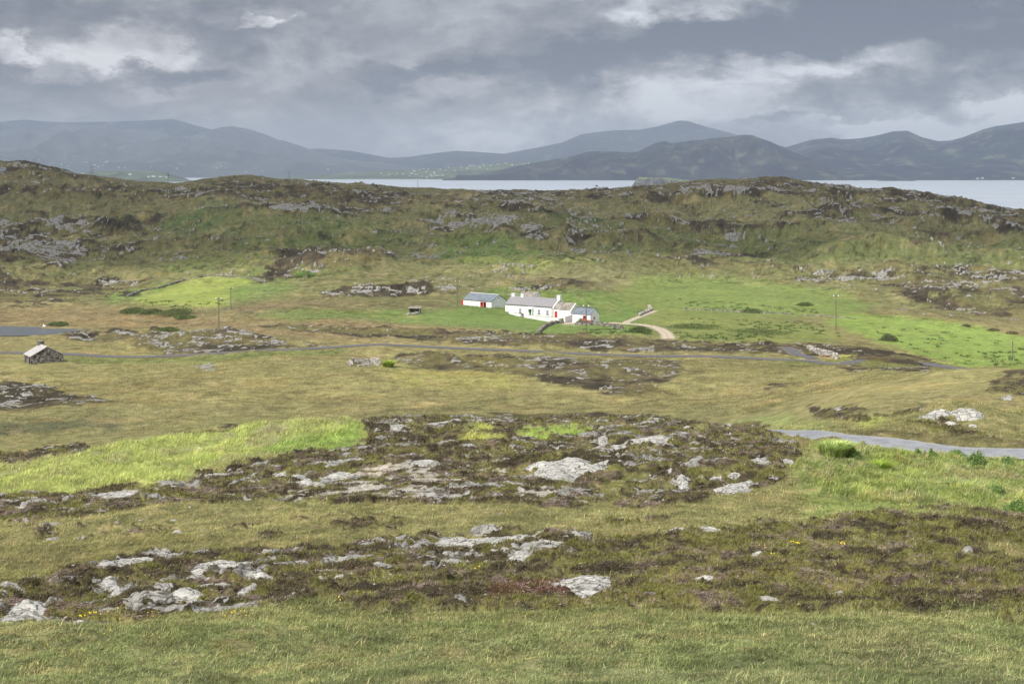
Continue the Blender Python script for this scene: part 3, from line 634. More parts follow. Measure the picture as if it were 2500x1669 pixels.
def terrain(px, D, micro=True):
    """world height and cover of the land at image column px and distance D"""
    global road_w
    px = np.asarray(px, float); D = np.asarray(D, float); x = (px - CX) / F * D; y = D
    env = sampT(ENV, px, D)
    wx = fbm(x, y, 3.0, 3, .5, 4) * (.25 + .0035 * D) ; wpx = wx / D * F
    wy = fbm(x, y, 2.2, 3, .5, 6) * (.30 + .006 * D); slope = np.clip((env - HY) / D, .01, 9)
    S = pixel_cover(np.clip(px + wpx, 1, 2498), env + wy * slope * (D < 100000))
    col, hea, roc, gra, lus, smo, grn, red = S[:, :3], S[:, 3], S[:, 4], S[:, 5], S[:, 6], S[:, 7], S[:, 8], S[:, 9]
    oc = pixel_cover(px, env)[:, 10]; crest = sampT(CR, px, D)
    hea = np.clip(hea + .46 * sst(.35, .8, crest) * (1 - smo), 0, 1); roc = roc + .26 * sst(.4, .9, crest) * (1 - smo)
    z = CAMZ - (sampT(T, px, D) - HY) / F * D + hills_noise(x, y, D, pixel_cover(px, env)[:, 7])
    nearw = 1 - sst(110, 190, D)
    # patchiness of heather and rock
    pn = fbm(x, y, 1.5, 6, .62, 11); pf = fbm(x, y, 15, 7, .68, 21); pat = pn * nearw + pf * (1 - nearw)
    qn = fbm(x * .6, y, .9, 5, .6, 31); qf = fbm(x * .55, y, 4.6, 5, .82, 41) * sst(330, 520, D) + fbm(x * .55, y, 1.9, 4, .8, 43) * (1 - sst(330, 520, D)); q = qn * nearw + qf * 1.15 * (1 - nearw)
    base_h = fbm(x, y, 40, 5, .6, 51)
    hea = hea * (1 - .58 * nearw * sst(.0, .5, fbm(x, y * .8, 2.6, 4, .6, 99)) * (hea > .05))
    hf = fbm(x, y, .5, 4, .75, 97) * nearw + fbm(x, y, 3.2, 5, .8, 98) * (1 - nearw)
    h = sst(.33, .64, hea * .96 + pat * .52 + hf * .38 + (base_h - .38) * .30 * sst(430, 560, D))
    h = h * np.maximum(sst(.02, .22, hea + .06 * pat), sst(300, 450, D))
    rk = sst(.0, .06, roc * .95 - .70 + .14 * nearw + q * .55)
    rk = np.where(roc > .04, rk, 0)
    stray = sst(.74, .82, q * .9 + .40 * fbm(x, y, 34, 4, .55, 61) + .12 * h) * (D > 430) * (1 - smo)
    rk = np.maximum(rk, stray)
    lum_c = fbm(x, y, 70, 5, .55, 71)
    road_w = np.zeros(len(px)); 
    g0 = gra
    if micro:
        amp = .10 * nearw * sst(14, 24, D)
        b1 = np.abs(fbm(x, y, .95, 2, .4, 81)); b2 = np.abs(fbm(x, y, .3, 2, .5, 82)); b3 = np.abs(fbm(x, y, 5.0, 3, .5, 83))
        z = z + nearw * sst(14, 24, D) * (h * (.24 * np.minimum(b1 * 1.6, .8) + .07 * b2 + .05 * np.abs(pn)) * (1 - g0 * .7) * (1 - oc) + (1 - h) * (.09 * pn + .05 * b2))
        z = z + (1 - nearw) * (h * b3 * .7 + (1 - h) * .15 * pf * (1 - smo * .8)) * sst(180, 420, D) ** .5
        z = z + rk * (nearw * (.04 + .08 * np.maximum(qn, 0)) + (1 - nearw) * (.20 + 1.3 * np.maximum(qf, 0) * sst(300, 600, D)))
        z = z + lus * (.12 * np.abs(fbm(x, y, 1.3, 3, .5, 84))) * 2 + grn * .15 * np.abs(fbm(x, y, 1.0, 3, .5, 85)) * 2
    z = carve(x, y, z)
    pm = plane_mask(PMASK, POND_H, px, D, 350, 420); pm2 = 0 * pm
    z = np.where(pm > .5, CAMZ - POND_H - .5, z); z = np.where((pm > .02) & (pm <= .5), np.minimum(z, CAMZ - POND_H + .25), z)
    near_p = (D > 330) & (D < 400) & (px < 330); 
    z = np.where((pm2 > .5), CAMZ - POND2_H - .15, z)
    if not micro: return z
    # colours of what grows there
    col = s2l(col)
    v = 1 + .16 * lum_c[:, None] + .14 * pat[:, None]
    straw = s2l((168, 150, 104)); brown = s2l((116, 100, 72)); olive = s2l((98, 100, 42)); twig = s2l((126, 114, 104)); dk = s2l((58, 54, 42))
    c = col * v
    n1 = fbm(x, y, 1.1, 4, .6, 91) * nearw + fbm(x, y, 9, 5, .62, 92) * (1 - nearw)
    c = c + (straw * .95 - c) * (sst(.25, .75, n1) * .34)[:, None] * (1 - lus)[:, None] * (1 - .8 * smo)[:, None]
    c = c + (brown - c) * (sst(.2, .8, -n1 + .2 * pat) * .26)[:, None] * (1 - lus)[:, None] * (1 - .7 * smo)[:, None]
    n2 = fbm(x, y, .8, 4, .6, 93) * nearw + fbm(x, y, 11, 5, .6, 94) * (1 - nearw)
    farh = 1 - nearw
    hc = dk * (1 - sst(-.3, .2, n2))[:, None] + s2l((86, 78, 58)) * sst(-.3, .2, n2)[:, None]
    tw = (sst(.25, .5, n1) * nearw * .4)[:, None]; hc = hc * (1 - tw) + twig * tw
    right = sst(1200, 1700, px) * sst(1240, 1300, env)
    ol = (sst(-.05, .30, n2 + .35 * right - .05) * (.9 * nearw + .45 * farh))[:, None]; hc = hc * (1 - ol) + olive * ol
    hc = hc * (1 - red[:, None]) + s2l((78, 52, 44)) * red[:, None]
    hc = hc * (1.18 + .15 * pat[:, None])
    c = c * (1 - h[:, None]) + hc * h[:, None]
    fine = fbm(x, y, .55, 4, .75, 101) * nearw + fbm(x, y, 2.4, 4, .8, 102) * (1 - nearw); fine2 = fbm(x, y, .9, 4, .7, 103) * nearw + fbm(x, y, 4.5, 5, .75, 104) * (1 - nearw)
    kk = (1 - .6 * smo) * (1 - .5 * lus); hil = sst(420, 560, D)
    c = c * (1 + (.30 * fine * kk)[:, None]) * (1 - (sst(.25, .6, fine2) * (.30 + .22 * hil) * kk)[:, None])
    c = c + (straw - c) * (sst(.35, .7, -fine2) * .25 * kk * (1 - h))[:, None]
    g = sst(.36, .5, gra * .62 + .50 * fbm(x, y, 1.3, 5, .66, 95) - .06)
    cush = sst(.40, .56, np.abs(fbm(x, y, .95, 2, .4, 81)) + .10 * fbm(x, y, .3, 3, .6, 87)) * nearw
    g = g * (1 - cush); h = np.where(gra > .2, np.maximum(h, cush * sst(.2, .4, gra)), h); c = c * (1 - (cush * (gra > .2) * .999)[:, None]) + hc * (cush * (gra > .2) * .999)[:, None]
    gc = s2l((160, 160, 153)) * (1 + .35 * fbm(x, y, .22, 3, .7, 96))[:, None]
    c = c * (1 - g[:, None]) + gc * g[:, None]
    rk = rk * (1 - g * .85)
    c = c * (1 - .6 * road_w[:, None]) + s2l((150, 142, 120)) * .6 * road_w[:, None]
    rk = rk * (1 - road_w)
    lp = fbm(x, y, 2.2, 4, .6, 111)[:, None]; lg = np.maximum(lus, grn)[:, None]; c = c * (1 + .38 * lp * lg) + (s2l((176, 174, 128)) - c) * (sst(.2, .7, -lp) * .45 * lg)
    gl = (c @ np.array([.25, .65, .10]))[:, None]; c = (gl + (c - gl) * .80) * np.array([1.06, 1.0, .92])
    info = dict(h=h, rk=rk, g=g, lus=lus, grn=grn, road=road_w.copy(), x=x, y=y, pond=np.maximum(pm, pm2), env=env, n1=n1, n2=n2, red=red, smo=smo)
    return z, np.clip(c, 0.004, .9), info

def at(px, py=None, D=None, dz=0.0):
    d = look(px, py) if D is None else D
    z = float(terrain(np.array([px]), np.array([d]), False)[0])
    return Vector(((px - CX) / F * d, d, z + dz))
def gz(x, y):
    return float(terrain(np.array([x / y * F + CX]), np.array([y]), False)[0])

# ground sheet
pxs = np.concatenate([np.arange(-4200, -460, 60.0), np.arange(-460, 2961, 2.6), np.arange(2990, 6700, 60.0)])
Ds = np.concatenate([np.exp(np.linspace(math.log(3), math.log(19), 50)[:-1]), np.exp(np.arange(math.log(19), math.log(112), .0017)),
                     np.exp(np.arange(math.log(112), math.log(195), .008)), np.exp(np.arange(math.log(195), math.log(1100), .0028)), np.exp(np.linspace(math.log(1100), math.log(1650), 30))])
nc, nr = len(pxs), len(Ds)
V = np.empty((nr * nc, 3), np.float32); COV = np.empty((nr * nc, 3), np.float32); RK = np.empty(nr * nc, np.float32)
for r0 in range(0, nr, 200):
    r1 = min(nr, r0 + 200); DD, PP = np.meshgrid(Ds[r0:r1], pxs, indexing='ij'); DD = DD.ravel(); PP = PP.ravel()
    z, c, I = terrain(PP, DD)
    s = slice(r0 * nc, r1 * nc); V[s, 0] = I['x']; V[s, 1] = DD; V[s, 2] = z; COV[s] = c; RK[s] = I['rk']
i = np.arange(nr * nc).reshape(nr, nc)
Fq = np.stack([i[:-1, :-1], i[:-1, 1:], i[1:, 1:], i[1:, :-1]], -1).reshape(-1, 4)
tag(build('ground', V, Fq, M['ground'], attrs={'cover': COV, 'rock': RK}, smooth=True), 'moorland ground of grass, heather and bare rock', kind='structure')
del V, COV, RK, Fq, i

# road sheets
for name, c, rz, w, mat in ROADS:
    t = np.gradient(c, axis=0); t /= np.linalg.norm(t, axis=1)[:, None]; nrm = np.stack([-t[:, 1], t[:, 0]], 1)
    us = np.linspace(-.5, .5, 9); vs = []; wear = []
    for k in range(len(c)):
        ww = w * (1 + .06 * float(vnoise(k * .7, 3.1, 2)))
        for u in us:
            p = c[k] + nrm[k] * u * ww; vs.append((p[0], p[1], rz[k] + .03 * (1 - (2*u)**2) - .0)); wear.append(abs(2*u) ** 4 + .25 * math.exp(-(u / .07) ** 2) * (name == 'track') * 3)
    a = np.arange(len(c) * 9).reshape(-1, 9); f = np.stack([a[:-1, :-1], a[:-1, 1:], a[1:, 1:], a[1:, :-1]], -1).reshape(-1, 4)
    o = build(name, vs, f, M[mat], attrs={'wear': np.array(wear)}, smooth=True); tag(o, kind='structure')
M['pond'] = mat_water('pond_water', (.07, .08, .085, 1), .3, 3.0, .6, .2)
M['sea'] = mat_water('sea_water', (.34, .38, .42, 1), .35, .05, .8, 1.2, .6, (1, .35, 1))
def flat_poly(name, pts, H, mat):
    vs = [((p[0] - CX) / F * (H * F / (p[1] - HY)), H * F / (p[1] - HY), CAMZ - H) for p in pts]
    me = bpy.data.meshes.new(name); me.from_pydata(vs, [], [tuple(range(len(vs)))]); me.materials.append(mat)
    o = bpy.data.objects.new(name, me); C.objects.link(o); return tag(o, kind='structure')
flat_poly('pond', [(a, b + (-1.2 if b < 806 else 1.5)) for a, b in PONDP], POND_H, M['pond'])
#flat_poly('pool', [(196,1036),(262,1032),(304,1033),(306,1038),(270,1042),(215,1041)], POND2_H, M['pond'])
# sea
sv = []; 
for d in (1050, 2000, 4000, 8000, 16000, 26000): sv += [(x * d, d, 0.0) for x in (-.75, -.4, 0, .4, .75)]
a = np.arange(30).reshape(6, 5); tag(build('sea', sv, np.stack([a[:-1, :-1], a[:-1, 1:], a[1:, 1:], a[1:, :-1]], -1).reshape(-1, 4), M['sea']), kind='structure')

# ------------------------------------------------------------------ rock outcrops
def sdist(poly, X, Y):
    best = np.full(X.shape, 1e9); ins = np.zeros(X.shape, bool); j = len(poly) - 1
    for i in range(len(poly)):
        a, b = poly[j], poly[i]; ab = (b[0]-a[0], b[1]-a[1]); l2 = ab[0]**2 + ab[1]**2 + 1e-12
        t = np.clip(((X-a[0])*ab[0] + (Y-a[1])*ab[1]) / l2, 0, 1); best = np.minimum(best, np.hypot(X-a[0]-t*ab[0], Y-a[1]-t*ab[1]))
        if a[1] != b[1]: ins ^= ((b[1] > Y) != (a[1] > Y)) & (X < (a[0]-b[0]) * (Y-b[1]) / (a[1]-b[1]) + b[0])
        j = i
    return np.where(ins, best, -best)
def outcrop(pts, h, label, k):
    ys = [p[1] for p in pts]; y0, y1 = min(ys), max(ys); P = []
    for (px, py) in pts:
        d0 = look(px, py); b = (y1 - py) / max(y1 - y0, 1); q = look(px, min(py + b * h / d0 * F * .45, y1 - .3 * (y1 - py)))
        P.append(((px - CX) / F * q, q))
    P = np.array(P); mid = P.mean(0); D = mid[1]; r = max(D / 1422 * .85, .012)
    mg = .25 + .05 * np.ptp(P[:,0]); x = np.arange(P[:,0].min() - mg, P[:,0].max() + mg, r); ry = r * 1.8; y = np.arange(P[:,1].min() - mg, P[:,1].max() + mg, ry)
    if len(x) * len(y) > 60000:
        f = math.sqrt(len(x) * len(y) / 60000); x = np.arange(x[0], x[-1], r * f); y = np.arange(y[0], y[-1], ry * f)
    X, Y = np.meshgrid(x, y, indexing='ij'); Xf, Yf = X.ravel(), Y.ravel()
    sz = math.sqrt((np.ptp(P[:,0])) * max(np.ptp(P[:,1]), .3))
    d = sdist(P, Xf, Yf) + .07 + .04 * sz + fbm(Xf, Yf, max(.35, sz * .3), 5, .62, k) * min(.16, sz * .10) * 1.5
    back = np.clip((Yf - P[:,1].min()) / max(np.ptp(P[:,1]), .1), 0, 1)
    hh = h * .46 * (.4 + .6 * back)
    e = sst(-.03, .10 + .16 * sz, d) ** .75
    ang = .5 + .25 * math.sin(k * 1.7); u = Xf * math.cos(ang) + Yf * math.sin(ang)
    st = fbm(Xf * math.cos(ang) + Yf * math.sin(ang), (Yf * math.cos(ang) - Xf * math.sin(ang)) * .35, .32 + .1 * sz, 4, .55, k + 3)
    crk = np.abs(fbm(Xf * .9 + 3, Yf * 1.3, .55 + .15 * sz, 3, .5, k + 5)); crease = 1 - sst(0, .07, crk)
    step = np.floor(st * 3.0) / 3.0
    base = terrain(Xf / Yf * F + CX, Yf, False)
    z = base + .10 + hh * e * (1 + .15 * st + .22 * step) + .03 * fbm(Xf, Yf, .16, 3, .6, k + 6) - crease * e * min(.12, .5 * h) - (1 - e) * .05
    z = np.where(d < -.0, base - .12, z)
    keep = d > -.10; n = X.shape; idx = np.arange(X.size).reshape(n); kk = keep.reshape(n)
    f = np.stack([idx[:-1, :-1], idx[1:, :-1], idx[1:, 1:], idx[:-1, 1:]], -1).reshape(-1, 4)
    fk = (kk[:-1, :-1] & kk[1:, :-1] & kk[1:, 1:] & kk[:-1, 1:]).reshape(-1); f = f[fk]
    if not len(f): return
    used = np.unique(f); re = np.full(X.size, -1); re[used] = np.arange(len(used)); f = re[f]
    bz = float(base.mean()); o = build('rock_outcrop', np.stack([Xf - mid[0], Yf - mid[1], z - bz], -1)[used], f, M['rock'], smooth=True, loc=(mid[0], mid[1], bz))
    ROCKP.append((P, h))
    return tag(o, label, 'rock', 'bare rock outcrops in the heather')
ROCKP = []
for k, (pts, h, lab) in enumerate(OUT): outcrop(pts, h, lab, k % 7)

def stone_mesh(seed, sub=2, flat=.6):
    r = random.Random(seed); bm = bmesh.new(); bmesh.ops.create_icosphere(bm, subdivisions=sub, radius=1)
    pl = [(Vector((r.gauss(0,1), r.gauss(0,1), r.gauss(0,1))).normalized(), r.uniform(.55,.85)) for _ in range(9)]
    for v in bm.verts:
        for n, d in pl:
            t = v.co.dot(n)
            if t > d: v.co -= n * (t - d)
        v.co.z *= flat; v.co.x *= 1.2
    me = bpy.data.meshes.new('stone'); bm.to_mesh(me); bm.free(); me.materials.append(M['rock']); return me
SM = [stone_mesh(i) for i in range(6)]
def stone(px, py, wpx, label, group=None, flat=1.0):
    p = at(px, py); s = wpx * p.y / F / 2
    o = bpy.data.objects.new('stone', SM[random.randrange(6)]); C.objects.link(o); o.location = (p.x, p.y, p.z + s * .12)
    o.rotation_euler = (random.uniform(-.2,.2), random.uniform(-.2,.2), random.uniform(0,6.3)); o.scale = (s, s * random.uniform(.7,1), s * flat * random.uniform(.7,1))
    return tag(o, label, 'stone', group)
stone(283,1277,20,'squarish pale stone alone on the straw coloured slope, left')
stone(423,1264,18,'rounded pale stone right of the squarish stone on the slope')
stone(436,1306,32,'longish whitish stone on the slope above the whaleback slab')
stone(1050,1234,17,'white stone just below the gravel on the straw slope')
stone(343,1266,12,'little white stone between the two bigger slope stones')
stone(1705,1255,10,'small white stone below the wrinkled rock')
stone(1762,1411,10,'small white pebble beside the little flat white rock')
stone(2348,1002,26,'dark stone leaning on the large ribbed rock')
G1 = 'loose stones scattered in the near rock field'
for (x0, x1, y0, y1, n, w) in [(640,1300,1125,1220,70,9),(1250,1480,1180,1245,34,8),(430,700,1400,1475,34,13),(0,330,1440,1540,22,14),(700,880,1415,1470,18,12),(60,620,1175,1245,26,9),(1400,1850,1050,1190,34,9),(900,1450,1030,1110,26,8)]:
    for _ in range(n): stone(random.uniform(x0,x1), random.uniform(y0,y1), w * random.uniform(.5,1.5), 'small pale loose stone among the heather and gravel', G1)

# gravel
def scatter_gravel():
    n = 26000; px = rng.uniform(0, 1500, n); D = np.exp(rng.uniform(math.log(30), math.log(100), n))
    z, c, I = terrain(px, D); k = rng.uniform(0, 1, n) < I['g'] * .9 + .04 * (I['h'] > .5)
    x, y, z = I['x'][k], D[k], z[k]; m = len(x); s = rng.uniform(.025, .075, m) * (y / 60) ** .5
    ang = rng.uniform(0, 6.28, m); ca, sa = np.cos(ang), np.sin(ang)
    o = np.array([(1,0,0),(0,1,0),(-1,0,0),(0,-1,0),(0,0,.6)], float); v = np.empty((m, 5, 3))
    for i in range(5):
        a = o[i] * (1 + rng.uniform(-.3, .3, (m, 3))); v[:, i, 0] = x + (a[:,0]*ca - a[:,1]*sa) * s; v[:, i, 1] = y + (a[:,0]*sa + a[:,1]*ca) * s; v[:, i, 2] = z + a[:,2] * s + .005
    b = (np.arange(m) * 5)[:, None]; f = np.concatenate([b + np.array([q]) for q in ((0,1,4),(1,2,4),(2,3,4),(3,0,4))])
    col = s2l((158, 150, 144))[None] * rng.uniform(.6, 1.35, (m, 1)); col = np.repeat(col, 5, 0)
    tag(build('gravel', v.reshape(-1, 3), f, M['gravel'], attrs={'cover': col}), 'pale angular gravel between the heather cushions', 'gravel', kind='stuff')
mg_, ng_, pg_ = new_mat('gravel_stone'); ng_.links.new(attr(ng_, 'cover'), pg_.inputs['Base Color']); M['gravel'] = mg_
scatter_gravel()

# ------------------------------------------------------------------ grass, heather, rushes
def inside_rocks(x, y):
    m = np.zeros(len(x), bool)
    for P, h in ROCKP:
        k = np.nonzero((x > P[:,0].min()) & (x < P[:,0].max()) & (y > P[:,1].min()) & (y < P[:,1].max()))[0]
        if len(k): m[k[sdist(P, x[k], y[k]) > -.06]] = True
    return m
def blade_mesh(name, x, y, z, L, w, col, lean, mat, label, cat, seg=2, wind=.9):
    n = len(x); a = rng.uniform(0, 2*math.pi, n); f_ = a + rng.normal(0, .5, n)
    dx, dy = np.cos(a), np.sin(a); tx, ty = -dy, dx; L = L / (1 + .35 * lean)
    lx = dx * lean + .35 * lean * wind; ly = dy * lean + .1 * lean * wind
    if seg == 2:
        V = np.empty((n, 5, 3)); T_ = [(0, 1.0, -1), (0, 1.0, 1), (.55, .8, 1), (.55, .8, -1), (1, 0, 0)]
    else:
        V = np.empty((n, 3, 3)); T_ = [(0, 1.0, -1), (0, 1.0, 1), (1, 0, 0)]
    for i, (t, ww, sg) in enumerate(T_):
        V[:, i, 0] = x + lx * L * t * t + tx * w * ww * sg * .5; V[:, i, 1] = y + ly * L * t * t + ty * w * ww * sg * .5
        V[:, i, 2] = z + L * t * (1 - .35 * lean * t) - .01
    k = len(T_); b = (np.arange(n) * k)[:, None]
    fs = [b + np.array([[0, 1, 2, 3]]), b + np.array([[3, 2, 4]])] if seg == 2 else [b + np.array([[0, 1, 2]])]
    o = build(name, V.reshape(-1, 3), fs, mat, attrs={'cover': np.repeat(col, k, 0)})
    return tag(o, label, cat, kind='stuff')
STRAW, LIME, DEEP, TWIG, OLIV, BRN = (s2l(c) for c in ((196,184,140), (150,168,78), (84,110,56), (128,112,104), (92,96,38), (84,66,54)))
def field(n, d0, d1, seed, p0=-260, p1=2760, pw=0.0):
    px = rng.uniform(p0, p1, n); D = np.exp(rng.uniform(math.log(d0), math.log(d1), n))
    z, c, I = terrain(px, D); ok = (I['rk'] < .4) & (I['g'] < .4) & (I['road'] < .35) & (I['pond'] < .1)
    ok &= ~inside_rocks(I['x'], D)
    return {k: v[ok] for k, v in dict(px=px, D=D, z=z, c=c, x=I['x'], h=I['h'], lus=I['lus'], grn=I['grn'], n1=I['n1'], n2=I['n2'], env=I['env'], red=I['red'], smo=I['smo']).items()}
def shade(c, n, amt=.28): return c * np.exp(rng.normal(0, amt, (n, 1)))
def sel(d, m): return {k: v[m] for k, v in d.items()}
A = field(1150000, 15, 112, 1); A2 = field(600000, 19, 42, 1); A3 = field(950000, 40, 112, 1); A = {k: np.concatenate([A[k], A2[k], A3[k]]) for k in A}; del A2, A3
n = len(A['x']); pile = fbm(A['x'], A['D'], .5, 3, .6, 14)
isl = A['lus'] > .4; isg = (A['grn'] > .4) & ~isl; ish = (A['h'] > .5) & ~isl & ~isg; ist = ~(isl | isg | ish)
scale = (A['D'] / 25) ** .75
t = sel(A, ist); m = len(t['x']); c = t['c'] * np.array([1.55, 1.6, 1.35]) * (1 + .45 * fbm(t['x'], t['D'], 1.4, 5, .7, 23))[:, None]
r = rng.uniform(0, 1, (m, 1)); tall = np.clip(1 + .6 * pile[ist], .4, 2)
pt = fbm(t['x'], t['D'], 2.6, 4, .65, 24)[:, None]; c = np.where(r < .20 + .25 * pt, c * .4 + STRAW * .6, np.where(r > .66 + .3 * pt, c * .4 + DEEP * .6, c)); c = np.where((r > .45) & (r < .45 + .12 - .2 * pt), c * .5 + BRN * .6, c); c = shade(c, m, .36)
near = t['D'] < 48
for nm, mk, sg in (('grass', near, 2), ('grass', ~near, 1)):
    q = sel(t, mk); k = mk
    blade_mesh(nm, q['x'], q['D'], q['z'], rng.uniform(.04, .12, k.sum()) * np.where(rng.uniform(0, 1, k.sum()) < .05, 2.2, 1) * tall[k] * scale[ist][k] ** .5, .0085 * scale[ist][k], c[k], rng.uniform(.3, 1.9, k.sum()), M['grass'],
               'short mixed turf of green and straw coloured blades' + (' in the foreground' if sg == 2 else ' on the middle slopes'), 'grass', sg)
tallh = np.clip(1 + .8 * pile[ish], .4, 2); t = sel(A, ish); m = len(t['x']); c = t['c'] * 1.3; r = rng.uniform(0, 1, (m, 1)); gy = sst(-.1, .5, t['n2'])[:, None]
tp = .86 - .42 * sst(.15, .5, t['n1'])[:, None]; c = np.where(r < (.25 + .45 * gy) * (tp > .7), c * .4 + OLIV * .6, np.where(r > tp, TWIG * 1.5, c * .75 + BRN * .25)); c = shade(c, m, .4)
blade_mesh('heather', t['x'], t['D'], t['z'], rng.uniform(.04, .13, m) * 1.25 * tallh * scale[ish] ** .5, .014 * scale[ish], c, np.where(r[:, 0] > tp[:, 0], 2.2, rng.uniform(.3, 1.3, m)), M['heath'], 'low brown and olive heather covering the rocky ground', 'heather', 1)
t = sel(A, isl); 
def tallgrass(mask_layer, n, d0, d1, p0, p1, L0, L1, cols, label, name='tall_grass'):
    B = field(n, d0, d1, 3, p0, p1); k = B[mask_layer] > rng.uniform(.1, .6, len(B['x'])); B = sel(B, k); m = len(B['x'])
    r = rng.uniform(0, 1, (m, 1)); cl = fbm(B['x'], B['D'], 1.6, 4, .6, 17); c = B['c'] * (np.array([1.75, 1.6, 1.35]) if mask_layer == 'grn' else 1.45)
    big = fbm(B['x'], B['D'] * .7, 3.2, 4, .6, 19)[:, None]; c = np.where(r < .20 + .25 * big, c*.4 + cols[0] * .6, np.where(r < .5, c*.4 + cols[1] * .6, c)); c = shade(c * (1 + .35 * cl[:, None]), m, .34)
    fr = np.clip(B[mask_layer], 0, 1)
    blade_mesh(name, B['x'], B['D'], B['z'], rng.uniform(L0, L1, m) * np.clip(.7 + .9 * cl, .25, 1.7) * fr, .014 * (B['D'] / 60), c, rng.uniform(.2, 1.0, m), M['grass'], label, 'grass', 2, 1.6)
tallgrass('lus', 420000, 62, 112, -100, 1480, .18, .5, (STRAW, s2l((160,176,100))), 'lush lime green long grass on the left bank and small hummocks')
tallgrass('grn', 520000, 55, 95, 1900, 2700, .14, .5, (s2l((186,194,160)), s2l((92,128,64))), 'rank green grass and weeds on the bank under the near road')
# bog grass tufts in the valley and on the hills
B = field(420000, 196, 470, 5); k = (B['h'] < .5) & (rng.uniform(0, 1, len(B['x'])) > B['smo'] * .8); B = sel(B, k); m = len(B['x'])
r = rng.uniform(0, 1, (m, 1)); c = np.where(r < .2, B['c']*.6 + STRAW*.4, np.where(r < .35, B['c']*.7, B['c']*1.05))
blade_mesh('bog_grass', B['x'], B['D'], B['z'], rng.uniform(.15, .38, m) * (1 - .6 * B['smo']), .07 * (B['D'] / 260), shade(c, m, .2), rng.uniform(.2, .9, m), M['grass'], 'tufted straw and green bog grass over the valley floor', 'grass', 1)
B = sel(field(240000, 196, 470, 6), slice(None)); k = (B['h'] > .5); B = sel(B, k); m = len(B['x'])
blade_mesh('heather', B['x'], B['D'], B['z'], rng.uniform(.12, .3, m), .08 * (B['D'] / 260), shade(B['c'], m, .28), rng.uniform(.2, .9, m), M['heath'], 'dark heather on the rocky knolls of the valley', 'heather', 1)
# rushes
def rushes():
    xs = []; 
    for (poly, n) in [([(2080,775),(2500,840),(2500,895),(2330,888),(2150,835)],50),([(2380,860),(2500,850),(2500,895),(2420,893)],40),([(1600,730),(1980,745),(2000,765),(1700,755)],60),([(1320,630),(1500,660),(1300,660)],110),
                      ([(1420,800),(1560,800),(1570,818),(1440,820)],40),([(1640,810),(1900,820),(1880,832),(1660,828)],50),([(320,735),(560,735),(560,748),(400,748)],30),([(1620,775),(2000,790),(2080,825),(1900,810)],60)]:
        pm = poly_mask(poly, 0); iy, ix = np.nonzero(pm > .5); s = rng.integers(0, len(ix), n)
        xs += [(ix[j] * 2.0 + rng.uniform(0, 2), iy[j] * 2.0 + rng.uniform(0, 2)) for j in s]
    X, Y, R = [], [], []
    for px, py in xs:
        d = look(px, py); cx = (px - CX) / F * d; rr = rng.uniform(.35, 1.1)
        for _ in range(26): X.append(cx + rng.normal(0, rr * .6)); Y.append(d + rng.normal(0, rr * .4)); R.append(rr)
    X, Y = np.array(X), np.array(Y); z = terrain(X / Y * F + CX, Y, False); m = len(X)
    c = s2l((84, 104, 58))[None] * np.exp(rng.normal(0, .3, (m, 1)))
    blade_mesh('rushes', X, Y, z, rng.uniform(.3, .7, m), np.full(m, .13), c, rng.uniform(.1, .5, m), M['grass'], 'dark rush tufts dotted over the green fields', 'rushes', 1)
rushes()
# yellow and purple flowers
def flowers(spots, colr, label, size=.022):
    X, Y, S = [], [], []
    for px, py, n, sx_ in spots:
        for _ in range(n):
            a = px + random.gauss(0, sx_); b = py + random.gauss(0, 3); d = look(a, b); X.append((a-CX)/F*d); Y.append(d); S.append(size * random.uniform(.7, 1.4) * d / 35)
    X, Y, S = map(np.array, (X, Y, S)); z = terrain(X/Y*F+CX, Y)[0] + .10 * (Y / 35); n = len(X); V = np.empty((n, 5, 3)); f = []
    for i in range(5):
        t = i * 2 * math.pi / 5; V[:, i, 0] = X + np.cos(t) * S * .5; V[:, i, 1] = Y + np.sin(t) * S * .3; V[:, i, 2] = z + np.sin(t) * S * .45
    b = (np.arange(n) * 5)[:, None]
    tag(build('wildflowers', V.reshape(-1,3), np.concatenate([b + np.array([[0,1,2,3]]), b + np.array([[0,3,4,4]])])[:n] if False else [b + np.array([[0,1,2,3]]), b + np.array([[0,3,4]])], colr), label, 'flowers', kind='stuff')
M['yellow'] = simple('yellow_petals', L4((235, 205, 40)), None, 5, .7); M['purple'] = simple('purple_bells', L4((150, 90, 150)), None, 5, .7)
flowers([(225,1507,16,22),(190,1522,9,14),(165,1538,6,6),(280,1508,8,8),(120,1595,2,4),(12,1573,3,6),(370,1506,3,6),(575,1505,12,18),(268,1574,3,6)], M['yellow'], 'yellow wildflowers in the turf at the lower left')
flowers([(1936,1334,7,7),(1952,1338,8,5),(2051,1335,6,6),(2060,1338,5,4),(2024,1333,2,3),(1863,1340,3,6),(2138,1324,2,4),(1880,1352,3,8),(1170,1386,3,8),(1110,1410,2,20),(830,1468,3,14)], M['yellow'], 'yellow wildflowers in the olive heather on the right', .026)
flowers([(2382,1312,9,9),(2320,1318,3,5)], M['purple'], 'purple heather blooms near the right edge', .02)

